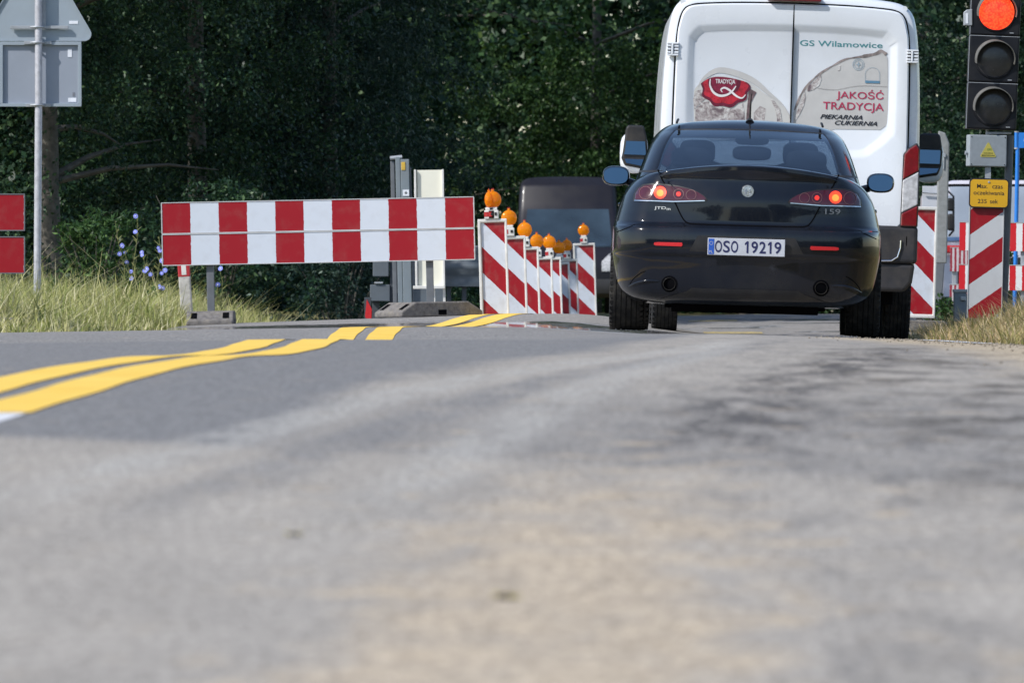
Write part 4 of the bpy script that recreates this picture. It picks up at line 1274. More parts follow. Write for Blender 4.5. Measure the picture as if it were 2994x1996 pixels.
RV = [(0.035, 0.075, None), (0.037, 0.045, None), (0.048, 0.022, None), (0.07, 0.008, None), (0.11, 0.0, None), (0.6, 0.0, None), (1.3, 0, None), (2.2, 0, None), (3.2, 0, None), (3.9, 0.01, 2.62), (4.3, 0.03, 2.50),
      (4.7, 0.06, 2.15), (5.1, 0.09, 1.62), (5.25, 0.11, 1.36), (5.6, 0.16, 1.22), (5.82, 0.22, 1.12), (5.9, 0.32, 1.02)]
mb = MB(); rings = [van_ring(*r) for r in RV]; nn = len(rings[0])
vs = [p for r in rings for p in r]; fs = []
for i in range(len(rings) - 1):
    for k in range(nn - 1): fs.append((i * nn + k, i * nn + k + 1, (i + 1) * nn + k + 1, (i + 1) * nn + k))
    fs.append((i * nn + nn - 1, i * nn, (i + 1) * nn, (i + 1) * nn + nn - 1))
fs += [tuple(range(nn)), tuple(range((len(rings) - 1) * nn, len(rings) * nn))]
mb.add(vs, fs)
vb = mb.build('body', M_VAN, van, smooth=30)
cut_wheels(vb, [(1.15, 0.36), (4.85, 0.36)], 0.40, 0.62, 1.4)
finish(vb, 30)
# rear doors: outer frame, bevel, sunken field
def door(s):
    oc = [(0.004, 0.895), (0.60, 0.895), (0.905, 0.92), (0.915, 1.45), (0.914, 1.62), (0.905, 2.25), (0.888, 2.42), (0.845, 2.53), (0.74, 2.568), (0.40, 2.588), (0.004, 2.594)]
    bo = [(0.006, 1.40), (0.53, 1.40), (0.665, 1.455), (0.80, 1.57), (0.832, 1.68), (0.828, 2.25), (0.812, 2.345), (0.76, 2.405), (0.70, 2.42), (0.40, 2.438), (0.006, 2.445)]
    bi = [(0.006, 1.485), (0.50, 1.485), (0.615, 1.525), (0.715, 1.62), (0.745, 1.71), (0.755, 2.22), (0.742, 2.285), (0.70, 2.33), (0.65, 2.345), (0.38, 2.362), (0.006, 2.368)]
    oc, bo, bi = (smooth_chain(c, 5) for c in (oc, bo, bi))
    n_ = len(oc); mb = MB()
    oe = [(x - 0.010 if x > 0.02 else x, z - (0.010 if z > 1 else -0.010)) for x, z in oc]
    rows = [[(x, 0.034, z) for x, z in oc], [(x, 0.004, z) for x, z in oc], [(x, -0.006, z) for x, z in oe], [(x, -0.008, z) for x, z in bo], [(x + (b[0] - x) * 0.3, -0.002, z + (b[1] - z) * 0.3) for (x, z), b in zip(bo, bi)],
            [(x + (b[0] - x) * 0.75, 0.020, z + (b[1] - z) * 0.75) for (x, z), b in zip(bo, bi)], [(x, 0.026, z) for x, z in bi]]
    vs = [(s * x, y, z) for r in rows for x, y, z in r]; fs = []
    for i in range(len(rows) - 1):
        for k in range(n_ - 1): fs.append((i * n_ + k, i * n_ + k + 1, (i + 1) * n_ + k + 1, (i + 1) * n_ + k))
    fs.append(tuple(range((len(rows) - 1) * n_, len(rows) * n_)))
    mb.add(vs, fs)
    return mb.build('rear_door', M_VAN, van, smooth=32)
dl = door(-1); dr = door(1)
YS = 0.0245      # just proud of the sunken field
# seams
mb = MB(); mb.box(-0.0038, 0.0038, -0.002, 0.03, 0.9, 2.59)
for s in (-1, 1):
    q = smooth_chain([(0.917, 0.895), (0.922, 1.45), (0.919, 1.95), (0.912, 2.25), (0.894, 2.425), (0.860, 2.523), (0.803, 2.563), (0.70, 2.580), (0.40, 2.596), (0.0, 2.602)], 5)
    o_ = ribbon_outline(q, 0.011); n_ = len(q)
    L = o_[:n_]; Q = o_[n_:][::-1]
    mb.add([(s * x, 0.030, z) for x, z in L + Q], [(i, i + 1, n_ + i + 1, n_ + i) for i in range(n_ - 1)])
mb.build('door_seam', M_GAP, van)
# hinges
def hinge(s, z, m):
    mb = MB()
    mb.box(s * 0.935 - 0.045, s * 0.935 + 0.045, -0.028, 0.03, z + 0.038, z + 0.052); mb.box(s * 0.935 - 0.045, s * 0.935 + 0.045, -0.028, 0.03, z - 0.052, z - 0.038)
    mb.box(s * 0.935 - 0.012, s * 0.935 + 0.004, -0.03, 0.03, z - 0.04, z + 0.04)
    for dz in (-0.025, 0.0, 0.025):
        mb.box(s * 0.935 - 0.045, s * 0.935 - 0.014, -0.026, 0.03, z + dz - 0.008, z + dz + 0.008); mb.box(s * 0.935 + 0.006, s * 0.935 + 0.046, -0.022, 0.03, z + dz - 0.009, z + dz + 0.009)
    h = mb.build('door_hinge', m, van, bevel=0.004)
    g = MB(); g.box(s * 0.935 - 0.040, s * 0.935 + 0.040, -0.012, 0.028, z - 0.038, z + 0.038); g.build('hinge_recess', M_GAP, h)
for s in (-1, 1):
    hinge(s, 2.215, M_VAN); hinge(s, 0.775, M_CHROME)
# tail lamp columns
M_REDV = mat('red_tail_lens', (0.17, 0.006, 0.010), 0.15, coat=0.6, scale=30, var=0.2)
VTL = [(0.875, 0.885), (0.885, 1.455), (0.925, 1.50), (0.99, 1.545), (1.014, 1.50), (1.018, 1.15), (1.014, 0.885)]
for s in (-1, 1):
    def seg(z0, z1, slope):
        lo, hi = [], []
        a = [(0.883, z0), (1.012, z0 + slope), (1.012, z1 + slope), (0.883, z1)]
        return [(s * x, z) for x, z in a]
    f = [(s * x, z) for x, z in VTL]
    mb = MB(); mb.prism(f, -0.035, 0.16); tl = mb.build('tail_light', M_TRIM, van, bevel=0.012, seg=3)
    mb = MB(); mb.prism([(s * x, z) for x, z in ((0.887, 1.255), (0.894, 1.45), (0.93, 1.492), (0.985, 1.53), (1.006, 1.495), (1.009, 1.325))], -0.042, 0.1); mb.build('red_lens', M_REDV, tl, bevel=0.008)
    mb = MB(); mb.prism([(s * x, z) for x, z in ((0.884, 0.995), (0.887, 1.248), (1.009, 1.318), (1.009, 1.060))], -0.041, 0.1); mb.build('clear_lens', M_CLEARL, tl, bevel=0.008)
    mb = MB(); mb.prism([(s * x, z) for x, z in ((0.882, 0.893), (0.884, 0.988), (1.009, 1.052), (1.006, 0.893))], -0.042, 0.1); mb.build('red_lens', M_REDV, tl, bevel=0.008)
# bumper, step, lower cladding
mb = MB()
for z0, z1, y0 in ((0.60, 0.893, -0.03), ):
    mb.prism([(-1.018, z0), (-1.018, z1), (1.018, z1), (1.018, z0)], y0, 0.22)
mb.build('bumper', M_BUMP, van, bevel=0.03, seg=3)
mb = MB(); mb.prism([(-1.005, 0.60), (-0.985, 0.45), (-0.93, 0.38), (0.93, 0.38), (0.985, 0.45), (1.005, 0.60)], -0.015, 0.28); mb.build('bumper', M_BUMP, van, bevel=0.03, seg=3)
mb = MB(); mb.tube([(0.70, -0.035, 0.615), (0.82, -0.036, 0.62), (0.865, -0.037, 0.65), (0.885, -0.038, 0.72), (0.887, -0.038, 0.78)], 0.007, 8); mb.build('bumper_trim', M_CHROME, van)
mb = MB(); mb.box(-0.21, 0.21, -0.055, 0.05, 2.615, 2.65); mb.build('third_brake_light', M_REDV, van, bevel=0.01)
mb = MB(); mb.box(-0.85, 0.85, 0.3, 5.5, 0.28, 0.42); mb.build('underbody', M_GAP, van)
# raised roof edges at the rear corners
for s in (-1, 1):
    mb = MB(); mb.tube([(s * 0.865, 0.05, 2.585), (s * 0.86, 1.0, 2.612), (s * 0.86, 3.4, 2.612)], 0.022, 8); mb.build('roof_rail', M_VAN, van, smooth=60)
# mirrors
def vmirror(s, xc_, zc_, w, h):
    y = 4.15
    pts = [(-0.42, -0.5), (0.35, -0.42), (0.47, -0.2), (0.5, 0.1), (0.40, 0.46), (0.30, 0.5), (-0.25, 0.5), (-0.36, 0.46), (-0.46, 0.1), (-0.5, -0.3)] if s > 0 else [(0.42, -0.5), (0.47, -0.2), (0.40, 0.25), (0.30, 0.48), (0.2, 0.5), (-0.26, 0.5), (-0.36, 0.46), (-0.46, -0.12), (-0.5, -0.25), (-0.38, -0.42)]
    P = [(xc_ + a * w, zc_ + b * h) for a, b in pts]
    mb = MB(); mb.prism(P, y, y + 0.10); hd = mb.build('side_mirror', M_TRIM, van, bevel=0.018, seg=3)
    g = MB(); g.prism([(xc_ + a * w * 0.84, zc_ + (b * 0.84 if b > -0.2 else -0.17) * h) for a, b in pts], y - 0.006, y + 0.02)
    g.v = [(x, y_ + (z - zc_) * 0.12, z) for x, y_, z in g.v]
    g.build('mirror_glass', M_MIRROR, hd)
    g = MB(); g.prism([(xc_ + a * w * 0.84, zc_ + (b * 0.86 if b < -0.22 else -0.24) * h) for a, b in pts], y - 0.006, y + 0.02)
    g.v = [(x, y_ + (z - zc_ + 0.35 * h) * 0.2, z) for x, y_, z in g.v]
    g.build('wide_angle_glass', M_MIRROR, hd)
    c_ = MB(); c_.ball((xc_ + s * 0.01, y + 0.10, zc_ - h * 0.13), w * 0.52, 0.09, h * 0.46, 16, 10, 0.6); c_.build('mirror_cap', M_VAN, hd, smooth=60)
    a_ = MB(); a_.tube([(xc_, y + 0.08, zc_ - h * 0.25), (s * 0.93, y + 0.35, zc_ - h * 0.3)], 0.03, 8); a_.build('mirror_arm', M_TRIM, hd)
ml = px(1858, 430, VY + 4.15); mr = px(2716, 455, VY + 4.15)
vmirror(-1, ml[0] - vx - math.sin(VROLL) * (ml[1] - vzg), ml[1] - vzg - math.sin(VROLL) * 1.19, 0.225, 0.365)
vmirror(1, mr[0] - vx - math.sin(VROLL) * (mr[1] - vzg), mr[1] - vzg + math.sin(VROLL) * 1.19, 0.225, 0.375)
# cab glass so that it is a van from the side too
for s in (-1, 1):
    mb = MB(); mb.prism([(0, 0), (0, 0.01), (0.01, 0.01)], 0, 0.001)
    mb = MB(); mb.add([(s * 1.012, 3.45, 1.40), (s * 1.0, 4.55, 1.40), (s * 0.985, 4.30, 2.05), (s * 1.0, 3.45, 2.05)], [(0, 1, 2, 3)]); mb.build('side_window', M_GLASS, van)
for s in (-1, 1):
    wheel(van, s * 0.918, 1.15, 0.335, 0.345, 0.20, rim=M_TRIM)
    wheel(van, s * 0.875, 4.85, 0.335, 0.345, 0.215, rim=M_TRIM)
# --- lettering and pictures on the doors
M_CREAM = mat('cream_sticker', (0.56, 0.55, 0.53), 0.35, var=0.05, scale=5)
M_BEIGE = mat('faded_beige_print', (0.50, 0.49, 0.48), 0.4, var=0.06, scale=8)
def crust():
    m, nt, b = principled('bread_print')
    n_ = noise(nt, 14, 7, 0.7, None, 0.8); n2 = noise(nt, 60, 4, 0.7)
    c = ramp(nt, n_, [(0.40, (0.60, 0.585, 0.57)), (0.50, (0.40, 0.36, 0.35)), (0.62, (0.15, 0.11, 0.12))])
    c = mixnode(nt, 0.4, c, ramp(nt, n2, [(0.3, (0.2, 0.2, 0.2)), (0.7, (0.8, 0.8, 0.8))]), 'OVERLAY')
    nt.links.new(c, b.inputs['Base Color']); b.inputs['Roughness'].default_value = 0.35
    return m
M_CRUST = crust()
M_BROWN = mat('dark_crust_print', (0.13, 0.085, 0.09), 0.4, var=0.5, scale=30)
M_CRIM = mat('crimson_lettering', (0.42, 0.03, 0.085), 0.4)
M_TEAL = mat('teal_lettering', (0.06, 0.22, 0.24), 0.4)
M_SEALD = mat('dark_seal_print', (0.13, 0.008, 0.028), 0.35, var=0.3, scale=25)
M_SEAL = mat('red_seal_print', (0.42, 0.018, 0.035), 0.3, var=0.35, scale=22)
M_WHITEP = mat('white_print', (0.72, 0.70, 0.70), 0.35)
def flat(nm, pts, y, m, parent):
    mb = MB(); mb.add([(x, y, z) for x, z in pts], [tuple(range(len(pts)))]); return mb.build(nm, m, parent)
wave = smooth_chain([(2024, 300), (2031, 262), (2055, 238), (2086, 224), (2133, 226), (2193, 243), (2235, 273), (2276, 299), (2302, 325), (2311, 352)], 6)
poly = vps([(2025, 410)] + wave + [(2311, 410)])
st = flat('bread_sticker', poly, YS - 0.001, M_CREAM, dl)
# beige rim of the torn edge
rim = smooth_chain([(2040, 255), (2062, 226), (2100, 206), (2150, 214), (2205, 238), (2250, 275), (2290, 308), (2312, 345)], 6)
mb = MB(); o_ = vps(ribbon_outline(rim, [2 + 16 * math.sin(math.pi * min(1, 1.15 * i / (len(rim) - 1))) for i in range(len(rim))])); n_ = len(rim)
mb.add([(x, YS - 0.0022, z) for x, z in o_], [(i, i + 1, 2 * n_ - 2 - i, 2 * n_ - 1 - i) for i in range(n_ - 1)]); mb.build('torn_paper_edge', M_BEIGE, st)
for nm, pts, m in (('loaf_print', [(2032, 352), (2034, 318), (2052, 300), (2080, 296), (2120, 318), (2165, 318), (2172, 300), (2178, 340), (2172, 410), (2030, 410)], M_CRUST),
                   ('crumb_print', [(2027, 290), (2034, 266), (2052, 262), (2062, 290), (2048, 302), (2030, 320)], M_CRUST),
                   ('dark_gap_print', [(2190, 258), (2212, 270), (2204, 284), (2196, 300), (2192, 330), (2190, 410), (2178, 410), (2183, 330), (2186, 300)], M_BROWN),
                   ('loaf_print', [(2200, 300), (2212, 286), (2232, 276), (2250, 286), (2268, 306), (2284, 330), (2290, 410), (2198, 410)], M_CREAM),
                   ('crust_print', [(2252, 288), (2262, 292), (2280, 318), (2286, 350), (2284, 410), (2272, 410), (2272, 345), (2266, 318)], M_CRUST),
                   ('crust_print', [(2204, 330), (2222, 310), (2240, 318), (2236, 345), (2226, 410), (2204, 410)], M_CRUST)):
    flat(nm, vps(pts), YS - 0.0035 - (0.0008 if nm in ('crust_print', 'dark_gap_print') else 0), m, st)
# wax seal with a curled initial
def seal(cu, cv, ru, rv, lobes, amp, top):
    p = []
    for k in range(72):
        a = 2 * math.pi * k / 72; r = 1 + amp * math.cos(lobes * a + 0.6)
        u, v = cu + ru * r * math.cos(a), cv + rv * r * math.sin(a)
        t = np.interp(u, [w[0] for w in wave], [w[1] for w in wave]) + 2
        p.append((u, max(v, t)))
    return vps(p)
sl_ = flat('wax_seal_print', seal(2121, 258, 70, 55, 9, 0.055, 0), YS - 0.006, M_SEALD, st)
flat('seal_face', seal(2121, 256, 64, 48, 9, 0.06, 0), YS - 0.0068, M_SEAL, sl_)
flat('seal_field', seal(2118, 240, 48, 42, 1, 0.0, 0), YS - 0.0076, M_SEALD, sl_)
flat('seal_field', seal(2118, 238, 36, 36, 1, 0.0, 0), YS - 0.0084, mat('maroon_print', (0.2, 0.012, 0.04), 0.35, var=0.3, scale=40), sl_)
def stroke(nm, pts, w, y, m):
    q = smooth_chain(pts, 6); o_ = vps(ribbon_outline(q, [w * (0.5 + 0.9 * math.sin(math.pi * i / (len(q) - 1))) for i in range(len(q))])); n_ = len(q); mb = MB()
    mb.add([(x, y, z) for x, z in o_], [(i, i + 1, 2 * n_ - 2 - i, 2 * n_ - 1 - i) for i in range(n_ - 1)]); return mb.build(nm, m, sl_)
stroke('seal_ring', [(2077, 231), (2076, 250), (2086, 270), (2104, 280), (2124, 278), (2140, 268), (2152, 252)], 5, YS - 0.0092, M_WHITEP)
stroke('seal_curl', [(2112, 270), (2108, 262), (2118, 257), (2130, 262), (2142, 272), (2156, 283), (2170, 287), (2180, 277)], 4.5, YS - 0.010, M_WHITEP)
mb = MB(); a_, b_ = vp(2092, 248), vp(2150, 233); add_text(mb, 'TRADYCJA', a_[0], b_[0], a_[1], b_[1], YS - 0.0105, bold=0.015); mb.build('seal_lettering', M_WHITEP, sl_)
# right hand sticker
edge = smooth_chain([(2320, 330), (2332, 300), (2347, 268), (2372, 238), (2400, 214), (2440, 190), (2475, 173), (2520, 166), (2560, 158), (2577, 150), (2592, 160)], 6)
poly = vps([(2320, 400)] + edge + [(2596, 175), (2597, 352), (2590, 368), (2574, 380), (2440, 378), (2400, 390)])
s2 = flat('bakery_sticker', poly, YS - 0.001, M_BEIGE, dr)
mb = MB(); q = edge[2:]; o_ = vps(ribbon_outline(q, [3.2 + 3.5 * abs(math.sin(i * 0.35)) + (4 if i > 40 else 0) for i in range(len(q))])); n_ = len(q)
mb.add([(x, YS - 0.003, z) for x, z in o_], [(i, i + 1, 2 * n_ - 2 - i, 2 * n_ - 1 - i) for i in range(n_ - 1)]); mb.build('burnt_edge', mat('burnt_edge_print', (0.25, 0.21, 0.20), 0.4, var=0.5, scale=20), s2)
for pts in ([(2322, 350), (2334, 318), (2348, 282), (2352, 262), (2356, 285), (2350, 310), (2338, 335), (2324, 356)], [(2358, 258), (2374, 244), (2392, 226), (2400, 216), (2402, 232), (2396, 250), (2380, 262), (2362, 268)], [(2452, 190), (2458, 192), (2456, 206), (2450, 208)]):
    flat('crust_print', vps(pts), YS - 0.0038, M_CRUST, s2)
def van_text(s_, u0, u1, v0, v1, m, parent, y=YS - 0.0045, roll=None, **k):
    cu_, cv_ = (u0 + u1) / 2, (v0 + v1) / 2; c_ = vp(cu_, cv_); w, h = (u1 - u0) / KV, (v1 - v0) / KV
    mb = MB(); add_text(mb, s_, c_[0] - w / 2, c_[0] + w / 2, c_[1] - h / 2, c_[1] + h / 2, y, **k); return mb.build('lettering', m, parent)
van_text('GS Wilamowice', 2339, 2581, 121, 138, M_TEAL, dr, YS, bold=0.012)
van_text('JAKOŚĆ', 2446, 2584, 262, 296, M_CRIM, s2, bold=0.008)
van_text('TRADYCJA', 2406, 2584, 300, 329, M_CRIM, s2, bold=0.008)
def serifs(us, v0, v1, w):
    mb = MB()
    for u in us:
        for v in (v0, v1):
            a = vp(u - w, v + 0.9); b = vp(u + w, v - 0.9); mb.box(a[0], b[0], YS - 0.0056, YS - 0.0054, a[1], b[1])
    mb.build('lettering_serifs', M_CRIM, s2)
van_text('PIEKARNIA', 2398, 2522, 336, 349, M_INK, s2, shear=0.35, bold=0.02)
van_text('CUKIERNIA', 2441, 2565, 354, 367, M_INK, s2, shear=0.35, bold=0.02)
mb = MB(); q = vps(smooth_chain([(2390, 258), (2420, 262), (2450, 262), (2490, 254), (2530, 251), (2594, 254)], 5)); o_ = ribbon_outline(q, 0.003); n_ = len(q)
mb.add([(x, YS - 0.004, z) for x, z in o_], [(i, i + 1, 2 * n_ - 2 - i, 2 * n_ - 1 - i) for i in range(n_ - 1)])
mb.build('thin_rule', mat('grey_print', (0.3, 0.28, 0.28), 0.5), s2)
M_PALEB = mat('pale_blue_print', (0.30, 0.38, 0.44), 0.5); M_BLUEB = mat('blue_bar_print', (0.10, 0.22, 0.33), 0.5)
mb = MB()
c_ = vp(2510, 189)
for r in (0.046, 0.034): mb.add([(c_[0] + rr * math.cos(a), YS - 0.004, c_[1] + rr * math.sin(a)) for rr in (r, r - 0.004) for a in np.linspace(0, 2 * math.pi, 28)], [(i, i + 1, 29 + i, 28 + i) for i in range(27)])
mb.box(c_[0] - 0.018, c_[0] + 0.018, YS - 0.0045, YS - 0.0042, c_[1] - 0.004, c_[1] + 0.004); mb.box(c_[0] - 0.004, c_[0] + 0.004, YS - 0.0047, YS - 0.0046, c_[1] - 0.02, c_[1] + 0.02)
mb.build('round_emblem', M_PALEB, s2)
mb = MB(); arch = vps([(2530, 242), (2530, 216)] + [(2551 + 21 * math.cos(a), 216 - 18 * math.sin(a)) for a in np.linspace(math.pi, 0, 12)] + [(2572, 216), (2572, 242)])
o_ = ribbon_outline(arch, 0.003); n_ = len(arch)
mb.add([(x, YS - 0.004, z) for x, z in o_], [(i, i + 1, 2 * n_ - 2 - i, 2 * n_ - 1 - i) for i in range(n_ - 1)]); mb.build('arch_emblem', M_PALEB, s2)
a_ = vp(2530, 243); b_ = vp(2572, 237)
mb = MB(); mb.box(a_[0], b_[0], YS - 0.005, YS - 0.0045, a_[1], b_[1]); mb.build('emblem_bar', M_BLUEB, s2)
# ------------------------------------------------------------------ road works furniture
M_WHITEPL = mat('white_plastic', (0.70, 0.69, 0.66), 0.45, var=0.06, dirt=(0.34, 0.31, 0.26, 1), dirt_amt=0.35, scale=14)
M_RUBBER = mat('recycled_rubber', (0.16, 0.15, 0.145), 0.9, var=0.3, scale=30, spec=0.15, bump=0.5, bscale=80, dirt=(0.28, 0.25, 0.21, 1), dirt_amt=0.6)
M_GALV = mat('galvanised_steel', (0.36, 0.38, 0.41), 0.5, metal=0.25, var=0.12, scale=18, dirt=(0.22, 0.21, 0.2, 1), dirt_amt=0.3)
M_GREYP = mat('grey_paint', (0.19, 0.225, 0.25), 0.5, var=0.08, scale=9, dirt=(0.20, 0.19, 0.18, 1), dirt_amt=0.25)
M_SHADE = mat('shaded_grey_steel', (0.105, 0.125, 0.145), 0.55, var=0.1, scale=9, dirt=(0.09, 0.09, 0.09, 1), dirt_amt=0.3)  # grey steel darkened: the shade behind the barrier is put into its colour
M_DKGREY = mat('dark_grey_steel', (0.13, 0.14, 0.155), 0.55, var=0.15, scale=12)
M_ALU = mat('aluminium_edge', (0.55, 0.55, 0.55), 0.45, metal=0.3)
def amber():
    m = bpy.data.materials.new('amber_lens'); m.use_nodes = True; nt = m.node_tree; b = nt.nodes['Principled BSDF']
    tc = nt.nodes.new('ShaderNodeTexCoord')
    v = nt.nodes.new('ShaderNodeTexVoronoi'); v.inputs['Scale'].default_value = 55; nt.links.new(tc.outputs['Object'], v.inputs['Vector'])
    nt.links.new(ramp(nt, v.outputs['Distance'], [(0.1, (1.0, 0.44, 0.008)), (0.7, (0.95, 0.28, 0.005))]), b.inputs['Base Color'])
    b.inputs['Roughness'].default_value = 0.12; b.inputs['Coat Weight'].default_value = 0.3
    t = nt.nodes.new('ShaderNodeBsdfTranslucent'); t.inputs[0].default_value = (1.0, 0.55, 0.015, 1)
    mx = nt.nodes.new('ShaderNodeMixShader'); mx.inputs[0].default_value = 0.55
    nt.links.new(b.outputs[0], mx.inputs[1]); nt.links.new(t.outputs[0], mx.inputs[2]); nt.links.new(mx.outputs[0], nt.nodes['Material Output'].inputs[0])
    bn = nt.nodes.new('ShaderNodeBump'); bn.inputs['Strength'].default_value = 0.35; bn.inputs['Distance'].default_value = 0.003
    nt.links.new(v.outputs['Distance'], bn.inputs['Height']); nt.links.new(bn.outputs[0], b.inputs['Normal'])
    return m
M_AMBER = amber()
M_LAMPRED = mat('lamp_case_red', (0.5, 0.03, 0.03), 0.4)

# --- guide panels with amber lamps
M_GUIDE = stripe_mat('guide_panel_sheeting', 1.0, 1.0, 0.445, 0.0, 0.5, grime=0.35)
def lamp(parent, x, z, yaw, r=0.073):
    """warning lamp: two-sided round lens on a small battery case"""
    mb = MB(); mb.box(x - 0.045, x + 0.045, -0.045, 0.045, z, z + 0.075); mb.box(x - 0.035, x + 0.035, -0.035, 0.035, z + 0.075, z + 0.10)
    lp = mb.build('warning_lamp', M_WHITEPL, parent, bevel=0.006)
    for k in range(1):
        g = MB(); g.box(x - 0.047, x - 0.012, -0.047, 0.047, z + 0.02, z + 0.06); g.build('lamp_label', M_LAMPRED, lp)
    mb = MB(); mb.box(x + 0.01, x + 0.03, -0.05, 0.05, z + 0.03, z + 0.055); mb.build('lamp_switch', M_TRIM, lp)
    zc_ = z + 0.10 + r * 0.88
    g = MB(); g.T = Matrix.Translation((x, 0, zc_)) @ Matrix.Rotation(yaw, 4, 'Z')
    g.lathe([(0.0, -0.036), (r * 0.5, -0.033), (r * 0.82, -0.022), (r * 0.96, -0.010), (r, 0.0), (r * 0.96, 0.010), (r * 0.82, 0.022), (r * 0.5, 0.033), (0.0, 0.036)], (0, 0, 0), 'y', 28, caps=False)
    g.lathe([(0.012, r * 0.98), (0.012, r + 0.012), (0.0, r + 0.016)], (0, 0, 0), 'z', 10, caps=False)
    g.build('amber_lens', M_AMBER, lp, smooth=50)
    t = MB(); t.T = g.T; t.tube([(-0.012, 0, r + 0.008), (-0.008, 0, r + 0.022), (0.008, 0, r + 0.022), (0.012, 0, r + 0.008)], 0.003, 5); t.build('lens_eyelet', M_LAMPRED, lp)
    return lp
def guide_panel(label, u, vtop, Y, lamps, lean, w=0.25, hgt=1.0, phase=0.0, yaw=0.0, group='red and white guide panels along the lane'):
    x, ztop = px(u, vtop, Y)
    z0 = ztop - hgt
    gz = zg1(x, Y)
    root = thing('guide_panel', (x, Y, z0), label, 'guide panel', group, rot=(0, lean, yaw))
    hw_ = w / 2
    mb = MB()
    o = [(-hw_, 0.02), (hw_, 0.02), (hw_, hgt), (-hw_, hgt)]; i_ = [(-hw_ + 0.024, 0.05), (hw_ - 0.018, 0.05), (hw_ - 0.018, hgt - 0.028), (-hw_ + 0.024, hgt - 0.028)]
    vs = [(a, -0.032, b) for a, b in o] + [(a, -0.032, b) for a, b in i_] + [(a, -0.010, b) for a, b in i_] + [(a, 0.032, b) for a, b in o]
    fs = []
    for k in range(4):
        j = (k + 1) % 4
        fs += [(k, j, 4 + j, 4 + k), (4 + k, 4 + j, 8 + j, 8 + k), (k, 12 + k, 12 + j, j)]
    fs += [(8, 9, 10, 11), (15, 14, 13, 12)]
    mb.add(vs, fs); fr = mb.build('panel_frame', M_WHITEPL, root, bevel=0.006)
    mb = MB(); mb.prism([(-hw_ + 0.030, 0.055), (hw_ - 0.022, 0.055), (hw_ - 0.022, hgt - 0.033), (-hw_ + 0.030, hgt - 0.033)], -0.0125, -0.0105)
    sh_ = mb.build('striped_face', M_GUIDE, root)
    # keep the pattern anchored to the top of the panel
    sh_.location = (0, 0, 0)
    mb = MB(); mb.box(-0.03, 0.03, -0.02, 0.02, -0.10, 0.02)
    mb.T = Matrix.Translation((0, 0, -0.10)); mb.prism([(-0.36, 0.0), (-0.36, 0.05), (-0.20, 0.10), (0.20, 0.10), (0.36, 0.05), (0.36, 0.0)], -0.20, 0.20)
    mb.build('rubber_foot', M_RUBBER, root, bevel=0.01)
    for (dx, yw) in lamps: lamp(root, dx, hgt, yw)
    return root
LEAN = -0.030
guide_panel('nearest and largest guide panel, carrying a lamp that shows one lens edge on', 1449, 640, 76.0, [(0.012, 0.12), (-0.02, 1.35)], LEAN)
guide_panel('second guide panel, just right of the largest one', 1506, 690, 80.5, [(-0.02, 0.2)], LEAN)
guide_panel('third guide panel in the row, its amber lamp lower than the second', 1546, 722, 85.0, [(-0.005, -0.25)], LEAN)
guide_panel('fourth guide panel, under the leftmost of the low clustered lamps', 1588, 751, 92.0, [(-0.03, 0.3)], LEAN)
guide_panel('fifth guide panel, mostly hidden, in the low middle of the row', 1615, 752, 96.5, [(0.0, -0.1)], LEAN)
guide_panel('sixth guide panel, the narrow strip in the lowest part of the row', 1641, 766, 103.0, [(0.01, 0.0)], LEAN)
guide_panel('seventh guide panel, left neighbour of the panel that stands apart', 1666, 757, 109.0, [(0.0, 0.5)], LEAN)
guide_panel('guide panel with angled shoulders standing apart at the right end of the row', 1714, 711, 113.0, [(0.0, 0.05)], LEAN, w=0.28)
# the second, edge-on lens of the nearest lamp sits on a lamp behind it
# panel right of the van
guide_panel('tall guide panel without a lamp, squeezed between the white van and the grey post', 2688, 604, 78.0, [], 0.025, w=0.27, hgt=1.0)

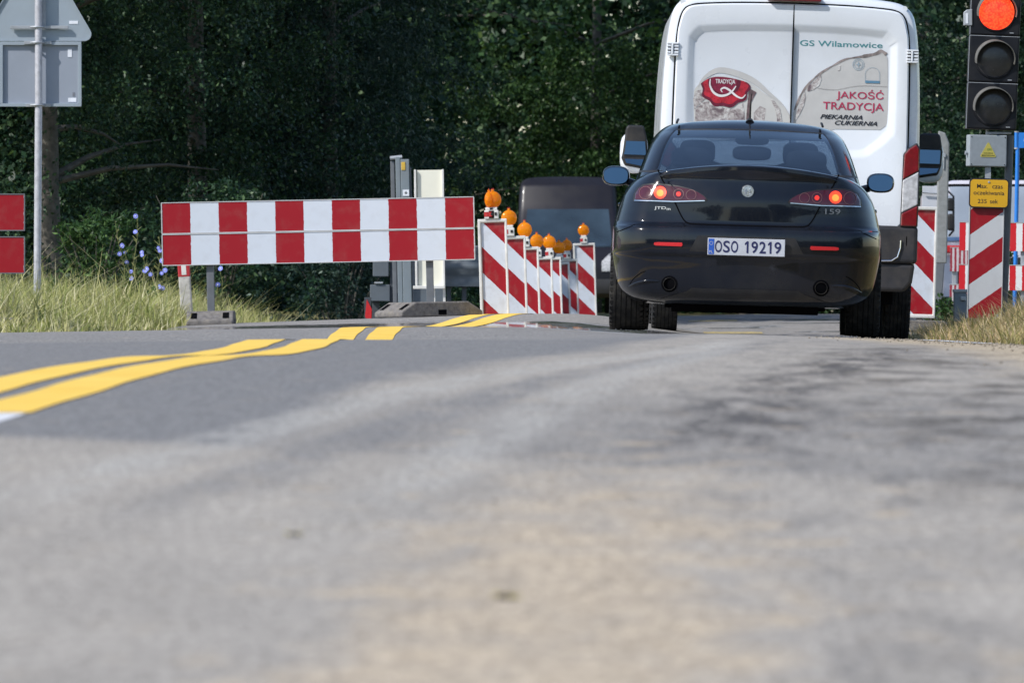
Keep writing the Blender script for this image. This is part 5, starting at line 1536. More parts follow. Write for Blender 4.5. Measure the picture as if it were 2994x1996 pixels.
# --- wide barrier board
def board(nm, L, h, m, parent, z0, edge=True, th=0.025):
    mb = MB(); mb.box(0, L, -th / 2, th / 2, z0, z0 + h); b = mb.build(nm, m, parent)
    e = MB()
    e.box(-0.006, L + 0.006, -th / 2 - 0.004, th / 2 + 0.004, z0 + h, z0 + h + 0.007); e.box(-0.006, L + 0.006, -th / 2 - 0.004, th / 2 + 0.004, z0 - 0.007, z0)
    e.box(-0.008, 0.0, -th / 2 - 0.004, th / 2 + 0.004, z0, z0 + h); e.box(L, L + 0.008, -th / 2 - 0.004, th / 2 + 0.004, z0, z0 + h)
    e.build('board_edge', M_ALU, b)
    return b
def foot_block(parent, x, z, yaw, w=0.40, d=0.80, h=0.12, y=0.0):
    """rubber base with sloping ends, carrying handles as slots"""
    mb = MB(); T = Matrix.Translation((x, y, z)) @ Matrix.Rotation(yaw, 4, 'Z'); mb.T = T
    P = [(-d / 2, 0), (-d / 2, h * 0.35), (-d / 2 + 0.14, h), (d / 2 - 0.14, h), (d / 2, h * 0.35), (d / 2, 0)]
    # profile runs along local x, extruded over y
    mb.prism(P, -w / 2, w / 2)
    o = mb.build('rubber_foot', M_RUBBER, parent, bevel=0.012)
    s = MB(); s.T = T
    sl = Vector((0.14, 0, h * 0.65)); 
    for sy in (-w * 0.34, w * 0.34):
        for sx in (-1, 1):
            a = (sx * (d / 2 - 0.03), h * 0.35 + h * 0.65 * 0.03 / 0.14); b = (sx * (d / 2 - 0.11), h * 0.35 + h * 0.65 * 0.11 / 0.14)
            s.add([(a[0] + sx * 0.003, sy - 0.025, a[1] + 0.003), (a[0] + sx * 0.003, sy + 0.025, a[1] + 0.003), (b[0] + sx * 0.003, sy + 0.025, b[1] + 0.003), (b[0] + sx * 0.003, sy - 0.025, b[1] + 0.003)], [(0, 1, 2, 3)])
    s.box(-0.04, 0.04, -w / 2 - 0.002, -w / 2 + 0.01, 0.015, 0.055)
    s.build('foot_slot', M_GAP, o)
    return o
BY = 72.0
bx0, bz0 = px(477, 775, BY); bx1, bz1 = px(1387, 757, BY)
L = math.hypot(bx1 - bx0, bz1 - bz0); tilt = math.atan2(bz1 - bz0, bx1 - bx0)
M_BLOCK = stripe_mat('barrier_block_sheeting', 1.0, 0.0, L / 5.5, 0.0, 0.5, grime=0.12)
gx, gz_ = px(900, 950, BY)
bar = thing('barrier_board', (bx0, BY, bz0), 'long red and white block striped barrier of two stacked boards on rubber feet', 'road barrier', rot=(0, -tilt, 0))
board('board', L, 0.243, M_BLOCK, bar, 0.0); board('board', L, 0.243, M_BLOCK, bar, 0.258)
mb = MB(); mb.box(0, L, -0.008, 0.008, 0.243, 0.258); mb.build('joint_strip', M_ALU, bar)
for u, vb in ((614, 900), (1256, 885)):
    X, Z = px(u, vb, BY)
    mb = MB(); mb.box(X - bx0 - 0.030, X - bx0 + 0.030, 0.018, 0.078, Z - bz0 - (X - bx0) * math.tan(tilt) - 0.03, 0.50); mb.build('post', M_DKGREY, bar, bevel=0.004)
X, Z = px(614, 955, BY); foot_block(bar, X - bx0 + 0.0, Z - bz0, R(90), w=0.38, y=0.05)
X, Z = px(1250, 926, BY); foot_block(bar, X - bx0, Z - bz0 - (X - bx0) * math.tan(tilt) * 0.5 - 0.02, R(35), w=0.40, y=0.05)

# --- red boards cut by the left picture edge (another barrier of the same kind, nearer)
rx1, rz1 = px(70, 797, 66)
M_BLOCK2 = stripe_mat('barrier_block_sheeting', -1.0, 0.0, 0.5, 0.0, 0.5, grime=0.12)
b2 = thing('barrier_board', (rx1, 66, rz1), 'nearer barrier of which only two red board ends show at the left edge', 'road barrier')
def board_l(z0):
    mb = MB(); mb.box(-2.5, 0, -0.012, 0.012, z0, z0 + 0.262); b = mb.build('board', M_BLOCK2, b2)
    e = MB(); e.box(-2.5, 0.006, -0.016, 0.016, z0 + 0.262, z0 + 0.27); e.box(-2.5, 0.006, -0.016, 0.016, z0 - 0.008, z0); e.box(0, 0.008, -0.016, 0.016, z0, z0 + 0.262); e.build('board_edge', M_DKGREY, b)
board_l(0.0); board_l(0.318)
for xx in (-0.42, -2.1):
    mb = MB(); mb.box(xx - 0.03, xx + 0.03, 0.02, 0.08, -0.42, 0.6); mb.build('post', M_DKGREY, b2, bevel=0.004)
zf = px(30, 977, 66)[1] - rz1
for xx in (-0.22, -2.1):
    foot_block(b2, xx, zf, R(90), w=0.30, h=0.125, y=0.05)

# --- white and red roadside post behind the barrier
M_POSTW = mat('dirty_white_post', (0.50, 0.48, 0.45), 0.7, var=0.15, scale=20, dirt=(0.12, 0.11, 0.09, 1), dirt_amt=0.85)
X, Z = px(546, 905, 74.5); T_ = px(546, 772, 74.5)[1]
rp = thing('roadside_post', (X, 74.5, Z), 'dirty white roadside post with a red band under the left end of the wide barrier', 'road post', rot=(0, -0.07, 0))
mb = MB(); h_ = T_ - Z + 0.06
mb.prism([(-0.05, -0.05), (0.05, -0.05), (0.05, h_), (-0.05, h_)], -0.04, 0.04); mb.build('post', M_POSTW, rp, bevel=0.012)
mb = MB()
mb.box(-0.051, 0.051, -0.042, 0.042, h_ - 0.17, h_ - 0.01); bnd = mb.build('red_band', mat('red_band', (0.42, 0.02, 0.03), 0.5), rp, bevel=0.01)
mb = MB(); mb.box(-0.02, 0.02, -0.044, -0.0425, h_ - 0.15, h_ - 0.03); mb.build('reflector', M_WHITEPL, bnd)

# --- road sign seen from behind at the left
SY = 75.0
def sp(u, v): return px(u, v, SY)
gx0, gz0 = sp(109, 862)
M_SIGN = mat('sign_back_grey', (0.30, 0.35, 0.40), 0.5, var=0.05, scale=4, dirt=(0.24, 0.25, 0.26, 1), dirt_amt=0.2, metal=0.1)
M_STICK = mat('pale_sticker', (0.74, 0.76, 0.82), 0.4)
M_POLE = mat('zinc_pole', (0.46, 0.46, 0.50), 0.5, metal=0.2, var=0.18, scale=25, dirt=(0.25, 0.24, 0.24, 1), dirt_amt=0.3)
sg = thing('road_sign', (gx0, SY, gz0 - 0.25), 'back of a triangular road sign above a rectangular plate on a thin grey pole', 'road sign')
def sl_(u, v): X, Z = sp(u, v); return (X - gx0, Z - gz0 + 0.25)
top = sl_(112, -230)
mb = MB(); b_ = sl_(109, 862); mb.tube([(0, 0, -0.1), (0.0, 0, b_[1] + 0.1), (sl_(113, 300)[0], 0, sl_(113, 300)[1]), (top[0], 0, top[1])], 0.031, 16); mb.build('pole', M_POLE, sg, smooth=50)
# triangle with rounded corners, thin folded rim
def rounded(poly, r, n_=6):
    out = []
    for i, p in enumerate(poly):
        a = Vector(poly[i - 1]) - Vector(p); b = Vector(poly[(i + 1) % len(poly)]) - Vector(p)
        a.normalize(); b.normalize(); half_ = math.acos(max(-1, min(1, a.dot(b)))) / 2
        d = r / math.tan(half_); c = Vector(p) + (a + b).normalized() * (r / math.sin(half_))
        s0 = Vector(p) + a * d - c; s1 = Vector(p) + b * d - c
        a0 = math.atan2(s0.y, s0.x); a1 = math.atan2(s1.y, s1.x)
        while a1 - a0 > math.pi: a1 -= 2 * math.pi
        while a1 - a0 < -math.pi: a1 += 2 * math.pi
        for k in range(n_ + 1):
            t = a0 + (a1 - a0) * k / n_; out.append((c.x + r * math.cos(t), c.y + r * math.sin(t)))
    return out
c0 = sl_(109, 0)[0]; zb = sl_(0, 119)[1]; hwid = 0.492
tri = rounded([(c0 - hwid, zb), (c0 + hwid, zb), (c0, zb + hwid * 1.732)], 0.055)
mb = MB(); mb.prism(tri, 0.074, 0.080); tp = mb.build('triangle_plate', M_SIGN, sg)
o_ = ribbon_outline(tri + [tri[0]], 0.008); n_ = len(tri) + 1
mb = MB(); vs = [(x, 0.056, z) for x, z in o_] + [(x, 0.074, z) for x, z in o_]; q = 2 * n_
fs = [(i, i + 1, 2 * n_ - 2 - i, 2 * n_ - 1 - i) for i in range(n_ - 1)] + [(i, i + 1, q + i + 1, q + i) for i in range(n_ - 1)] + [(2 * n_ - 1 - i, 2 * n_ - 2 - i, q + 2 * n_ - 2 - i, q + 2 * n_ - 1 - i) for i in range(n_ - 1)]
mb.add(vs, fs); mb.build('folded_rim', M_SIGN, tp)
# rectangular plate with frame
r0 = sl_(-2, 312); r1 = sl_(237, 122)
mb = MB(); mb.box(r0[0], r1[0], 0.074, 0.080, r0[1], r1[1]); rpz = mb.build('rectangular_plate', mat('sign_back_dark', (0.27, 0.30, 0.36), 0.5, var=0.05, scale=4), sg)
mb = MB(); e = 0.028
mb.box(r0[0], r1[0], 0.045, 0.074, r0[1], r0[1] + e); mb.box(r0[0], r1[0], 0.045, 0.074, r1[1] - e, r1[1]); mb.box(r0[0], r0[0] + e, 0.045, 0.074, r0[1] + e, r1[1] - e); mb.box(r1[0] - e, r1[0], 0.045, 0.074, r0[1] + e, r1[1] - e)
mb.build('frame', M_SIGN, rpz, bevel=0.003)
for i, (v, u0, u1) in enumerate(((80, 30, 199), (125, 70, 150), (308, 75, 148))):
    a = sl_(u0, v); b = sl_(u1, v)
    mb = MB(); mb.box(a[0], b[0], 0.030, 0.056, a[1] - 0.013, a[1] + 0.013)
    cr = mb.build('clamp_rail', M_GALV, sg, bevel=0.002)
    m2 = MB(); m2.tube([(-0.055, 0.02, a[1]), (-0.036, -0.02, a[1]), (0, -0.036, a[1]), (0.036, -0.02, a[1]), (0.055, 0.02, a[1])], 0.010, 6)
    m2.build('clamp', M_GALV, cr, smooth=50)
mb = MB(); mb.box(sl_(122, 0)[0], sl_(133, 0)[0], 0.035, 0.073, sl_(0, 76)[1], sl_(0, -120)[1]); mb.build('vertical_rail', M_GALV, sg)
for (u0, v0, u1, v1) in ((201, 61, 227, 70), (197, 143, 209, 167), (198, 286, 222, 298)):
    a = sl_(u0, v1); b = sl_(u1, v0)
    mb = MB(); mb.box(a[0], b[0], 0.0705, 0.0735, a[1], b[1]); mb.build('sticker', M_STICK, sg)
a = sl_(211, 282); b = sl_(218, 270); mb = MB(); mb.box(a[0], b[0], 0.072, 0.0735, a[1], b[1]); mb.build('stamp', mat('faint_stamp', (0.16, 0.17, 0.2), 0.6), sg)

# --- cream board behind the barrier
CY2 = 79.0
def local(u, v, Y, x0, z0): X, Z = px(u, v, Y); return (X - x0, Z - z0)
x0, z0 = px(1262, 965, CY2)
M_CREAMB = mat('cream_board', (0.80, 0.78, 0.66), 0.5, var=0.04, scale=5)
cb = thing('cream_board', (x0, CY2, z0), 'narrow upright cream board with white edges on two posts behind the wide barrier board', 'sign board', rot=(0, -0.012, 0))
a = local(1216, 835, CY2, x0, z0); b = local(1303, 497, CY2, x0, z0)
mb = MB(); mb.box(a[0] + 0.028, b[0] - 0.018, 0.0, 0.012, a[1], b[1]); mb.build('panel', M_CREAMB, cb)
for xa, xb in ((a[0], a[0] + 0.020), (b[0] - 0.018, b[0])):
    mb = MB(); mb.box(xa, xb, -0.03, 0.03, a[1], b[1] + 0.004); mb.build('side_edge', M_WHITEPL, cb, bevel=0.003)
mb = MB(); mb.box(a[0] - 0.02, b[0] + 0.0, -0.06, 0.05, a[1] - 0.028, a[1]); mb.build('bottom_edge', M_WHITEPL, cb, bevel=0.004)
for u in (1270, 1300):
    c = local(u, 835, CY2, x0, z0); mb = MB(); mb.box(c[0] - 0.011, c[0] + 0.011, -0.01, 0.012, -0.1, a[1]); mb.build('post', M_WHITEPL, cb)

# --- grey mast with box and yellow sticker
MY = 88.0
x0, z0 = px(1180, 945, MY)
ms = thing('signal_mast', (x0, MY, z0 - 0.1), 'grey steel mast with a small yellow sticker, left of the cream board', 'mast', rot=(0, -0.02, 0))
for u0, u1, v0, mm, yy in ((1151, 1163, 470, M_DKGREY, 0.05), (1166, 1180, 458, M_GREYP, 0.02), (1181, 1206, 466, M_GREYP, 0.0), (1207, 1211, 490, M_DKGREY, 0.03)):
    a = local(u0, 960, MY, x0, z0 - 0.1); b = local(u1, v0, MY, x0, z0 - 0.1)
    mb = MB(); mb.box(a[0], b[0], yy, yy + 0.09, a[1] - 0.1, b[1]); mb.build('steel_profile', mm, ms, bevel=0.006)
a = local(1183, 498, MY, x0, z0 - 0.1); b = local(1195, 474, MY, x0, z0 - 0.1)
mb = MB(); mb.box(a[0], b[0], -0.006, 0.0, a[1], b[1]); mb.build('yellow_sticker', mat('yellow_sticker', (0.62, 0.40, 0.06), 0.4), ms, bevel=0.004)
a = local(1186, 573, MY, x0, z0 - 0.1); b = local(1204, 555, MY, x0, z0 - 0.1)
mb = MB(); mb.box(a[0], b[0], -0.006, 0.0, a[1], b[1]); st_ = mb.build('white_sticker', M_STICK, ms)
mb = MB(); mb.lathe([(0.014, 0), (0.008, -0.002)], ((a[0] + b[0]) / 2, -0.0065, (a[1] + b[1]) / 2), 'y', 10); mb.build('sticker_mark', M_DKGREY, st_)
mb = MB(); mb.tube([(-0.10, 0.04, local(0, 462, MY, 0, z0 - 0.1)[1]), (0.02, 0.04, local(0, 459, MY, 0, z0 - 0.1)[1])], 0.02, 8); mb.build('mast_cap', M_GALV, ms)
M_DKSHADE = mat('shaded_dark_steel', (0.05, 0.058, 0.068), 0.6, var=0.15, scale=12)  # dark steel deepened further, shade painted into the base colour
# --- grey trailer box behind the barrier
TY = 92.0
x0, z0 = px(1110, 945, TY)
tr = thing('equipment_trailer', (x0, TY, z0 - 0.1), 'low grey equipment trailer in the shade behind the wide barrier board', 'trailer')
def tb(nm, u0, v0, u1, v1, d0, d1, m, bv=0.006):
    a = local(u0, v1, TY, x0, z0 - 0.1); b = local(u1, v0, TY, x0, z0 - 0.1)
    mb = MB(); mb.box(a[0], b[0], d0, d1, a[1], b[1]); return mb.build(nm, m, tr, bevel=bv)
tb('cabinet', 1090, 758, 1136, 808, 0.0, 0.4, M_SHADE); tb('cabinet', 1082, 832, 1140, 880, -0.03, 0.5, M_SHADE); tb('frame_rail', 1095, 824, 1120, 829, -0.05, 0.0, M_GALV, 0.002)
tb('upright', 1140, 700, 1165, 930, 0.05, 0.15, M_DKSHADE); tb('upright', 1185, 740, 1196, 930, 0.02, 0.08, M_SHADE); tb('cabinet', 1206, 742, 1300, 900, 0.1, 0.55, M_SHADE); tb('leg', 1088, 880, 1108, 950, 0.1, 0.2, M_DKSHADE); tb('leg', 1222, 895, 1232, 950, 0.1, 0.2, M_DKSHADE)
r_ = thing('reflector_post', (px(1077, 0, TY)[0], TY - 0.3, zg1(px(1077, 0, TY)[0], TY - 0.3)), 'small red and white reflector post left of the low grey trailer', 'reflector post')
mb = MB(); mb.box(-0.035, 0.035, -0.02, 0.02, -0.1, 0.62); mb.build('post', M_DKSHADE, r_, bevel=0.005)
mb = MB(); mb.prism([(-0.03, 0.42), (0.035, 0.32), (0.04, 0.50), (-0.01, 0.60)], -0.03, -0.021); mb.build('reflector', M_REDR, r_)
# --- steel guard rail panel right of the barrier
GY = 99.0
x0, z0 = px(1360, 945, GY)
gr_ = thing('guard_rail', (x0, GY, z0 - 0.1), 'grey steel guard rail on posts between the barrier board and the largest guide panel', 'guard rail')
a = local(1290, 838, GY, x0, z0 - 0.1); b = local(1455, 722, GY, x0, z0 - 0.1); h_ = b[1] - a[1]
mb = MB(); P = [(0.0, 0.0), (0.05, 0.06), (0.05, 0.14), (-0.0, 0.20), (0.0, 0.24), (0.05, 0.30), (0.05, 0.38), (0.0, h_)]
vs = [(xx, y_, a[1] + z_) for xx in (a[0], b[0]) for y_, z_ in P]; k = len(P)
mb.add(vs, [(i, i + 1, k + i + 1, k + i) for i in range(k - 1)]); o = mb.build('rail', M_SHADE, gr_, smooth=20); o.modifiers.new('t', 'SOLIDIFY').thickness = 0.006
mb = MB(); mb.box(a[0], b[0], -0.01, 0.03, b[1], b[1] + 0.015); mb.build('rail_cap', M_GALV, gr_)
for u in (1312, 1357, 1430):
    c = local(u, 900, GY, x0, z0 - 0.1); mb = MB(); mb.box(c[0] - 0.025, c[0] + 0.025, 0.06, 0.12, -0.2, b[1] - 0.02); mb.build('post', M_DKSHADE, gr_, bevel=0.004)

# --- dark van coming the other way
OY = 160.0
M_DVAN = mat('dark_brown_van_paint', (0.012, 0.010, 0.015), 0.45, var=0.1, coat=0.1, scale=2)
x0 = px(1662, 0, OY)[0]; zv = px(0, 926, OY)[1]
dv = thing('dark_van', (x0, OY, zv), 'dark high roofed van facing the camera far behind the warning lamps', 'van')
hw2 = 0.93
prof = [(0.35, 0.80), (0.45, 0.90), (0.9, 0.93), (1.35, 0.92), (1.9, 0.90), (2.25, 0.885), (2.42, 0.86), (2.49, 0.81), (2.535, 0.70), (2.555, 0.40), (2.56, 0.0)]
rz_ = pchip(range(len(prof)), [p[0] for p in prof]); rw_ = pchip(range(len(prof)), [p[1] for p in prof])
Tt = np.linspace(0, len(prof) - 1, 41); hf = list(zip(rw_(Tt), rz_(Tt)))
def front_y(z): return float(np.interp(z, [0.3, 0.5, 0.95, 1.12, 1.30, 1.95, 2.05, 2.4, 2.56], [0.1, 0.0, 0.03, 0.20, 0.75, 1.35, 1.40, 1.55, 1.9]))
rings = []
for dy, ins in ((0.0, 0.10), (0.02, 0.05), (0.06, 0.02), (0.14, 0.0), (1.0, 0.0), (3.0, 0.0), (3.6, 0.0)):
    h2 = [(max(0, x - ins) if x > 0.2 else x, front_y(z) + dy if dy < 1 else max(front_y(z) + 0.3, dy + 1.4), z) for x, z in hf]
    rings.append(h2 + [(-x, y, z) for x, y, z in h2[-2::-1]])
nn = len(rings[0]); mb = MB(); fs = []
for i in range(len(rings) - 1):
    for k in range(nn - 1): fs.append((i * nn + k, i * nn + k + 1, (i + 1) * nn + k + 1, (i + 1) * nn + k))
    fs.append((i * nn + nn - 1, i * nn, (i + 1) * nn, (i + 1) * nn + nn - 1))
fs += [(k, k + 1, nn - 2 - k, nn - 1 - k) for k in range(nn // 2 - 1)] + [(nn // 2 - 1, nn // 2, nn // 2 + 1)]
fs += [tuple(range((len(rings) - 1) * nn, len(rings) * nn))]
mb.add([p for r in rings for p in r], fs); db = mb.build('body', M_DVAN, dv, smooth=35); DB = bvh_of(db)
M_DGL = mat('dark_windscreen', (0.030, 0.048, 0.066), 0.05, coat=1.0, var=0.6, scale=0.9)
drape('windscreen', [(-0.82, 1.26), (-0.80, 1.30), (-0.74, 1.96), (0.74, 1.96), (0.80, 1.30), (0.82, 1.26)], DB, 0.006, M_DGL, dv, 0.08, 0.02)
drape('grille', [(-0.5, 0.80), (-0.5, 0.98), (0.5, 0.98), (0.5, 0.80)], DB, 0.006, M_TRIM, dv, 0.08, 0.02)
drape('bumper', [(-0.85, 0.42), (-0.87, 0.68), (0.87, 0.68), (0.85, 0.42)], DB, 0.01, mat('grey_bumper', (0.05, 0.05, 0.055), 0.5), dv, 0.08, 0.03)
for s in (-1, 1):
    f = [(0.60, 0.82), (0.60, 1.00), (0.74, 1.14), (0.84, 1.16), (0.87, 0.95), (0.86, 0.82)]
    drape('headlight', f if s > 0 else mirror_x(f), DB, 0.012, M_CLEARL, dv, 0.06, 0.02)
    mb = MB(); mb.ball((s * 1.06, 1.1, 1.42), 0.09, 0.05, 0.15, 14, 10, 0.6); mb.tube([(s * 0.9, 1.2, 1.35), (s * 1.04, 1.12, 1.36)], 0.02, 6); mb.build('side_mirror', M_TRIM, dv, smooth=50)
    for y in (0.95, 4.0): wheel(dv, s * 0.80, y, 0.33, 0.33, 0.2, rim=M_TRIM)
mb = MB(); mb.tube([(-0.05, 1.0, 1.30), (0.25, 0.85, 1.33), (0.62, 0.9, 1.36)], 0.008, 6); mb.build('wiper', M_TRIM, dv)
# ------------------------------------------------------------------ portable traffic light, right
QY = 64.0
x0, z0 = px(2890, 905, QY)
M_BLK = mat('black_signal_housing', (0.008, 0.009, 0.013), 0.5, var=0.2, scale=10, dirt=(0.05, 0.047, 0.045, 1), dirt_amt=0.25, spec=0.25)
M_VIS = mat('black_visor', (0.17, 0.165, 0.155), 0.42, var=0.3, scale=18, spec=0.5, dirt=(0.16, 0.15, 0.13, 1), dirt_amt=0.4)
M_DARKL = mat('unlit_lens', (0.05, 0.048, 0.05), 0.2, var=0.2, scale=14)
M_YS = mat('yellow_sign_face', (0.66, 0.36, 0.012), 0.4, var=0.04, scale=6)
TL_ = 0.040
tl = thing('traffic_light', (x0, QY, z0 - 0.02), 'portable traffic light showing red above a yellow waiting time sign and a striped panel', 'traffic light')
def q(u, v):
    X, Z = px(u, v, QY); return (X - x0, Z - z0 + 0.02)
hd = [q(2828, 376), q(2975, 382)]
# leaning signal head
c0 = q(2901, 379)
W = 0.362; HS = 0.340
pivot = (q(2897, 380)[0], q(2897, 380)[1])
def lean(dx, dz):      # local head coords -> root coords, head leans to the right
    a = 0.040
    return (pivot[0] + dx * math.cos(a) + dz * math.sin(a), pivot[1] + dz * math.cos(a) - dx * math.sin(a) * 0.7)
M_RED = bpy.data.materials.new('lit_red_lens'); M_RED.use_nodes = True
nt = M_RED.node_tree; b = nt.nodes['Principled BSDF']; tc = nt.nodes.new('ShaderNodeTexCoord')
vo = nt.nodes.new('ShaderNodeTexVoronoi'); vo.inputs['Scale'].default_value = 70; nt.links.new(tc.outputs['Object'], vo.inputs['Vector'])
ec = ramp(nt, vo.outputs['Distance'], [(0.1, (1.0, 0.12, 0.03)), (0.8, (1.0, 0.03, 0.012))])
b.inputs['Base Color'].default_value = (0.5, 0.02, 0.01, 1); nt.links.new(ec, b.inputs['Emission Color']); b.inputs['Emission Strength'].default_value = 1.15; b.inputs['Roughness'].default_value = 0.3
headT = Matrix.Translation((pivot[0], 0, pivot[1])) @ Matrix.Rotation(0.040, 4, 'Y')
yawT = headT @ Matrix.Rotation(0.10, 4, 'Z')
for k, nm in enumerate(('bottom', 'middle', 'top')):
    zz = HS * k
    mb = MB(); mb.T = headT; mb.box(-W / 2, W / 2, -0.02, 0.16, zz + 0.002, zz + HS - 0.002)
    hs = mb.build('signal_section', M_BLK, tl, bevel=0.012, seg=2)
    mb = MB(); mb.T = headT; e = 0.0035
    mb.box(-W / 2, W / 2, -0.0225, -0.0205, zz + HS - 0.006, zz + HS - 0.002); mb.box(-W / 2 - 0.001, -W / 2 + 0.003, -0.0225, -0.0205, zz + 0.003, zz + HS - 0.006)
    mb.build('section_edge', M_GALV, hs)
    cz = zz + HS * 0.50
    mb = MB(); mb.T = headT; mb.lathe([(0.146, -0.020), (0.142, -0.028), (0.134, -0.030), (0.129, -0.026)], (0.005, 0, cz), 'y', 40, caps=False); mb.build('lens_ring', M_BLK, hs, smooth=40)
    mb = MB(); mb.T = headT; mb.lathe([(0.130, -0.026), (0.11, -0.034), (0.07, -0.041), (0.0, -0.044)], (0.005, 0, cz), 'y', 36, caps=False)
    mb.build('red_lens' if k == 2 else 'dark_lens', M_RED if k == 2 else M_DARKL, hs, smooth=60)
    # hooded visor: open tube, cut away below, drooping to the right
    mb = MB(); n1, n2 = 44, 8; vs = []
    for r_ in (0.143, 0.138):
        for i in range(n1 + 1):
            t = R(-12) + (R(192) - R(-12)) * i / n1           # open at the bottom
            dep = 0.13 * (0.30 + 0.65 * max(0, math.sin(t * 0.62 + 0.33)) ** 0.8)
            for j in range(n2 + 1):
                y = -0.022 - dep * j / n2
                vs.append((0.005 + r_ * math.cos(t) + 0.07 * (-y - 0.022), y, cz + r_ * math.sin(t) - 0.10 * (-y - 0.022)))
    m_ = (n1 + 1) * (n2 + 1); fs = []
    for s in (0, 1):
        for i in range(n1):
            for j in range(n2):
                a = s * m_ + i * (n2 + 1) + j; fs.append((a, a + 1, a + n2 + 2, a + n2 + 1))
    for i in range(n1):
        a = i * (n2 + 1) + n2; fs.append((a, a + n2 + 1, m_ + a + n2 + 1, m_ + a))
    mb.T = headT; mb.add(vs, fs); mb.build('visor', M_VIS, hs, smooth=40)
    mb = MB(); mb.T = headT; mb.box(W / 2 - 0.075, W / 2 - 0.045, -0.024, -0.02, zz + 0.02, zz + 0.026); mb.build('latch', M_GALV, hs)
# little sensor at the left of the head
a = q(2818, 75); b_ = q(2842, 28)
mb = MB(); mb.prism([(a[0], a[1]), (b_[0], a[1] - 0.002), (b_[0], b_[1]), (a[0] + 0.02, b_[1] - 0.004), (a[0], b_[1] - 0.02)], -0.03, 0.08); se = mb.build('motion_sensor', M_GALV, tl, bevel=0.004)
mb = MB(); mb.box(a[0] + 0.012, a[0] + 0.03, -0.033, -0.028, a[1] + 0.012, b_[1] - 0.03); mb.build('sensor_window', M_STICK, se)
# pole, arm, control box
mb = MB(); p0 = q(2935, 910); p1 = q(2955, 395)
mb.tube([(p0[0], 0.10, p0[1] - 0.1), (p1[0], 0.10, p1[1])], 0.029, 14); mb.build('pole', M_DKGREY, tl, smooth=50)
mb = MB(); a = q(2886, 393); b_ = q(2958, 385); mb.box(a[0], b_[0], 0.03, 0.10, a[1], b_[1]); mb.build('bracket_arm', M_GALV, tl, bevel=0.006)
mb = MB(); a = q(2887, 393); mb.tube([(a[0], 0.05, a[1] - 0.01), (a[0], 0.05, a[1] + 0.05)], 0.011, 8); mb.build('bracket_bolt', M_GALV, tl)
M_BOX = mat('grey_control_box', (0.30, 0.33, 0.36), 0.55, var=0.08, scale=30, dirt=(0.25, 0.25, 0.25, 1), dirt_amt=0.2)
bx = q(2829, 486); bt = q(2941, 394)
boxT = Matrix.Translation((bx[0], 0, bx[1])) @ Matrix.Rotation(0.02, 4, 'Y') @ Matrix.Rotation(0.18, 4, 'Z')
mb = MB(); mb.T = boxT; mb.box(0, (bt[0] - bx[0]) * 1.0, -0.05, 0.06, 0, bt[1] - bx[1]); cbx = mb.build('control_box', M_BOX, tl, bevel=0.006)
wz = bt[0] - bx[0]; hz_ = bt[1] - bx[1]
mb = MB(); mb.T = boxT
for ax in (0.015, wz - 0.015):
    for az in (0.015, hz_ - 0.015): mb.lathe([(0.004, -0.053), (0.003, -0.05)], (ax, 0, az), 'y', 8)
mb.build('screws', M_GAP, cbx)
mb = MB(); mb.T = boxT; cxx = wz * 0.50; zb_ = hz_ * 0.30
mb.prism(rounded([(cxx - 0.062, zb_), (cxx + 0.062, zb_), (cxx, zb_ + 0.112)], 0.007, 3), -0.0525, -0.0505); ws = mb.build('warning_sticker', mat('yellow_warning_sticker', (0.55, 0.47, 0.10), 0.4), cbx)
M_GREENI = mat('green_ink', (0.10, 0.25, 0.05), 0.5)
def bt_text(s, x0_, x1_, z0_, z1_, m):
    mb = MB(); mb.T = boxT; add_text(mb, s, x0_, x1_, z0_, z1_, -0.0532, bold=0.01); mb.build('sticker_lettering', m, ws)
bt_text('GPS', cxx - 0.008, cxx + 0.024, zb_ + 0.046, zb_ + 0.062, M_GREENI)
bt_text('URZĄDZENIE', cxx - 0.034, cxx + 0.036, zb_ + 0.022, zb_ + 0.032, M_INK); bt_text('MONITOROWANE', cxx - 0.046, cxx + 0.048, zb_ + 0.006, zb_ + 0.016, M_INK)
mb = MB(); mb.T = boxT; mb.lathe([(0.016, -0.02), (0.012, 0.0)], (0, 0.0, hz_ * 0.42), 'x', 10); mb.build('lock', M_GALV, cbx)
mb = MB(); a = q(2880, 525); mb.box(a[0], a[0] + 0.042, 0.0, 0.02, a[1], bx[1] + 0.01); mb.build('bracket_strap', M_GALV, tl)
# yellow sign
c = q(2891, 565.5); sw, shh = 0.288, 0.214
sgT = Matrix.Translation((c[0], -0.03, c[1])) @ Matrix.Rotation(0.028, 4, 'Y')
def rr(w, h, r): return rounded([(-w / 2, -h / 2), (w / 2, -h / 2), (w / 2, h / 2), (-w / 2, h / 2)], r, 6)
mb = MB(); mb.T = sgT; mb.prism(rr(sw, shh, 0.03), -0.002, 0.012); ys = mb.build('waiting_time_sign', M_INK, tl)
mb = MB(); mb.T = sgT; mb.prism(rr(sw - 0.018, shh - 0.018, 0.024), -0.0045, -0.002); mb.build('yellow_face', M_YS, ys)
def ytext(s, x0_, x1_, z0_, z1_):
    mb = MB(); mb.T = sgT; add_text(mb, s, x0_, x1_, z0_, z1_, -0.0055, bold=0.004); mb.build('sign_lettering', M_INK, ys)
ytext('Max.', -0.088, -0.012, 0.035, 0.066); ytext('czas', 0.022, 0.097, 0.035, 0.057)
ytext('oczekiwania', -0.112, 0.110, -0.012, 0.018)
ytext('235', -0.080, -0.016, -0.073, -0.043); ytext('sek', 0.008, 0.066, -0.073, -0.042)
mb = MB(); mb.T = sgT; mb.lathe([(0.009, -0.0045), (0.006, -0.009)], (-0.002, 0, 0.080), 'y', 10); mb.build('bolt', M_GALV, ys)
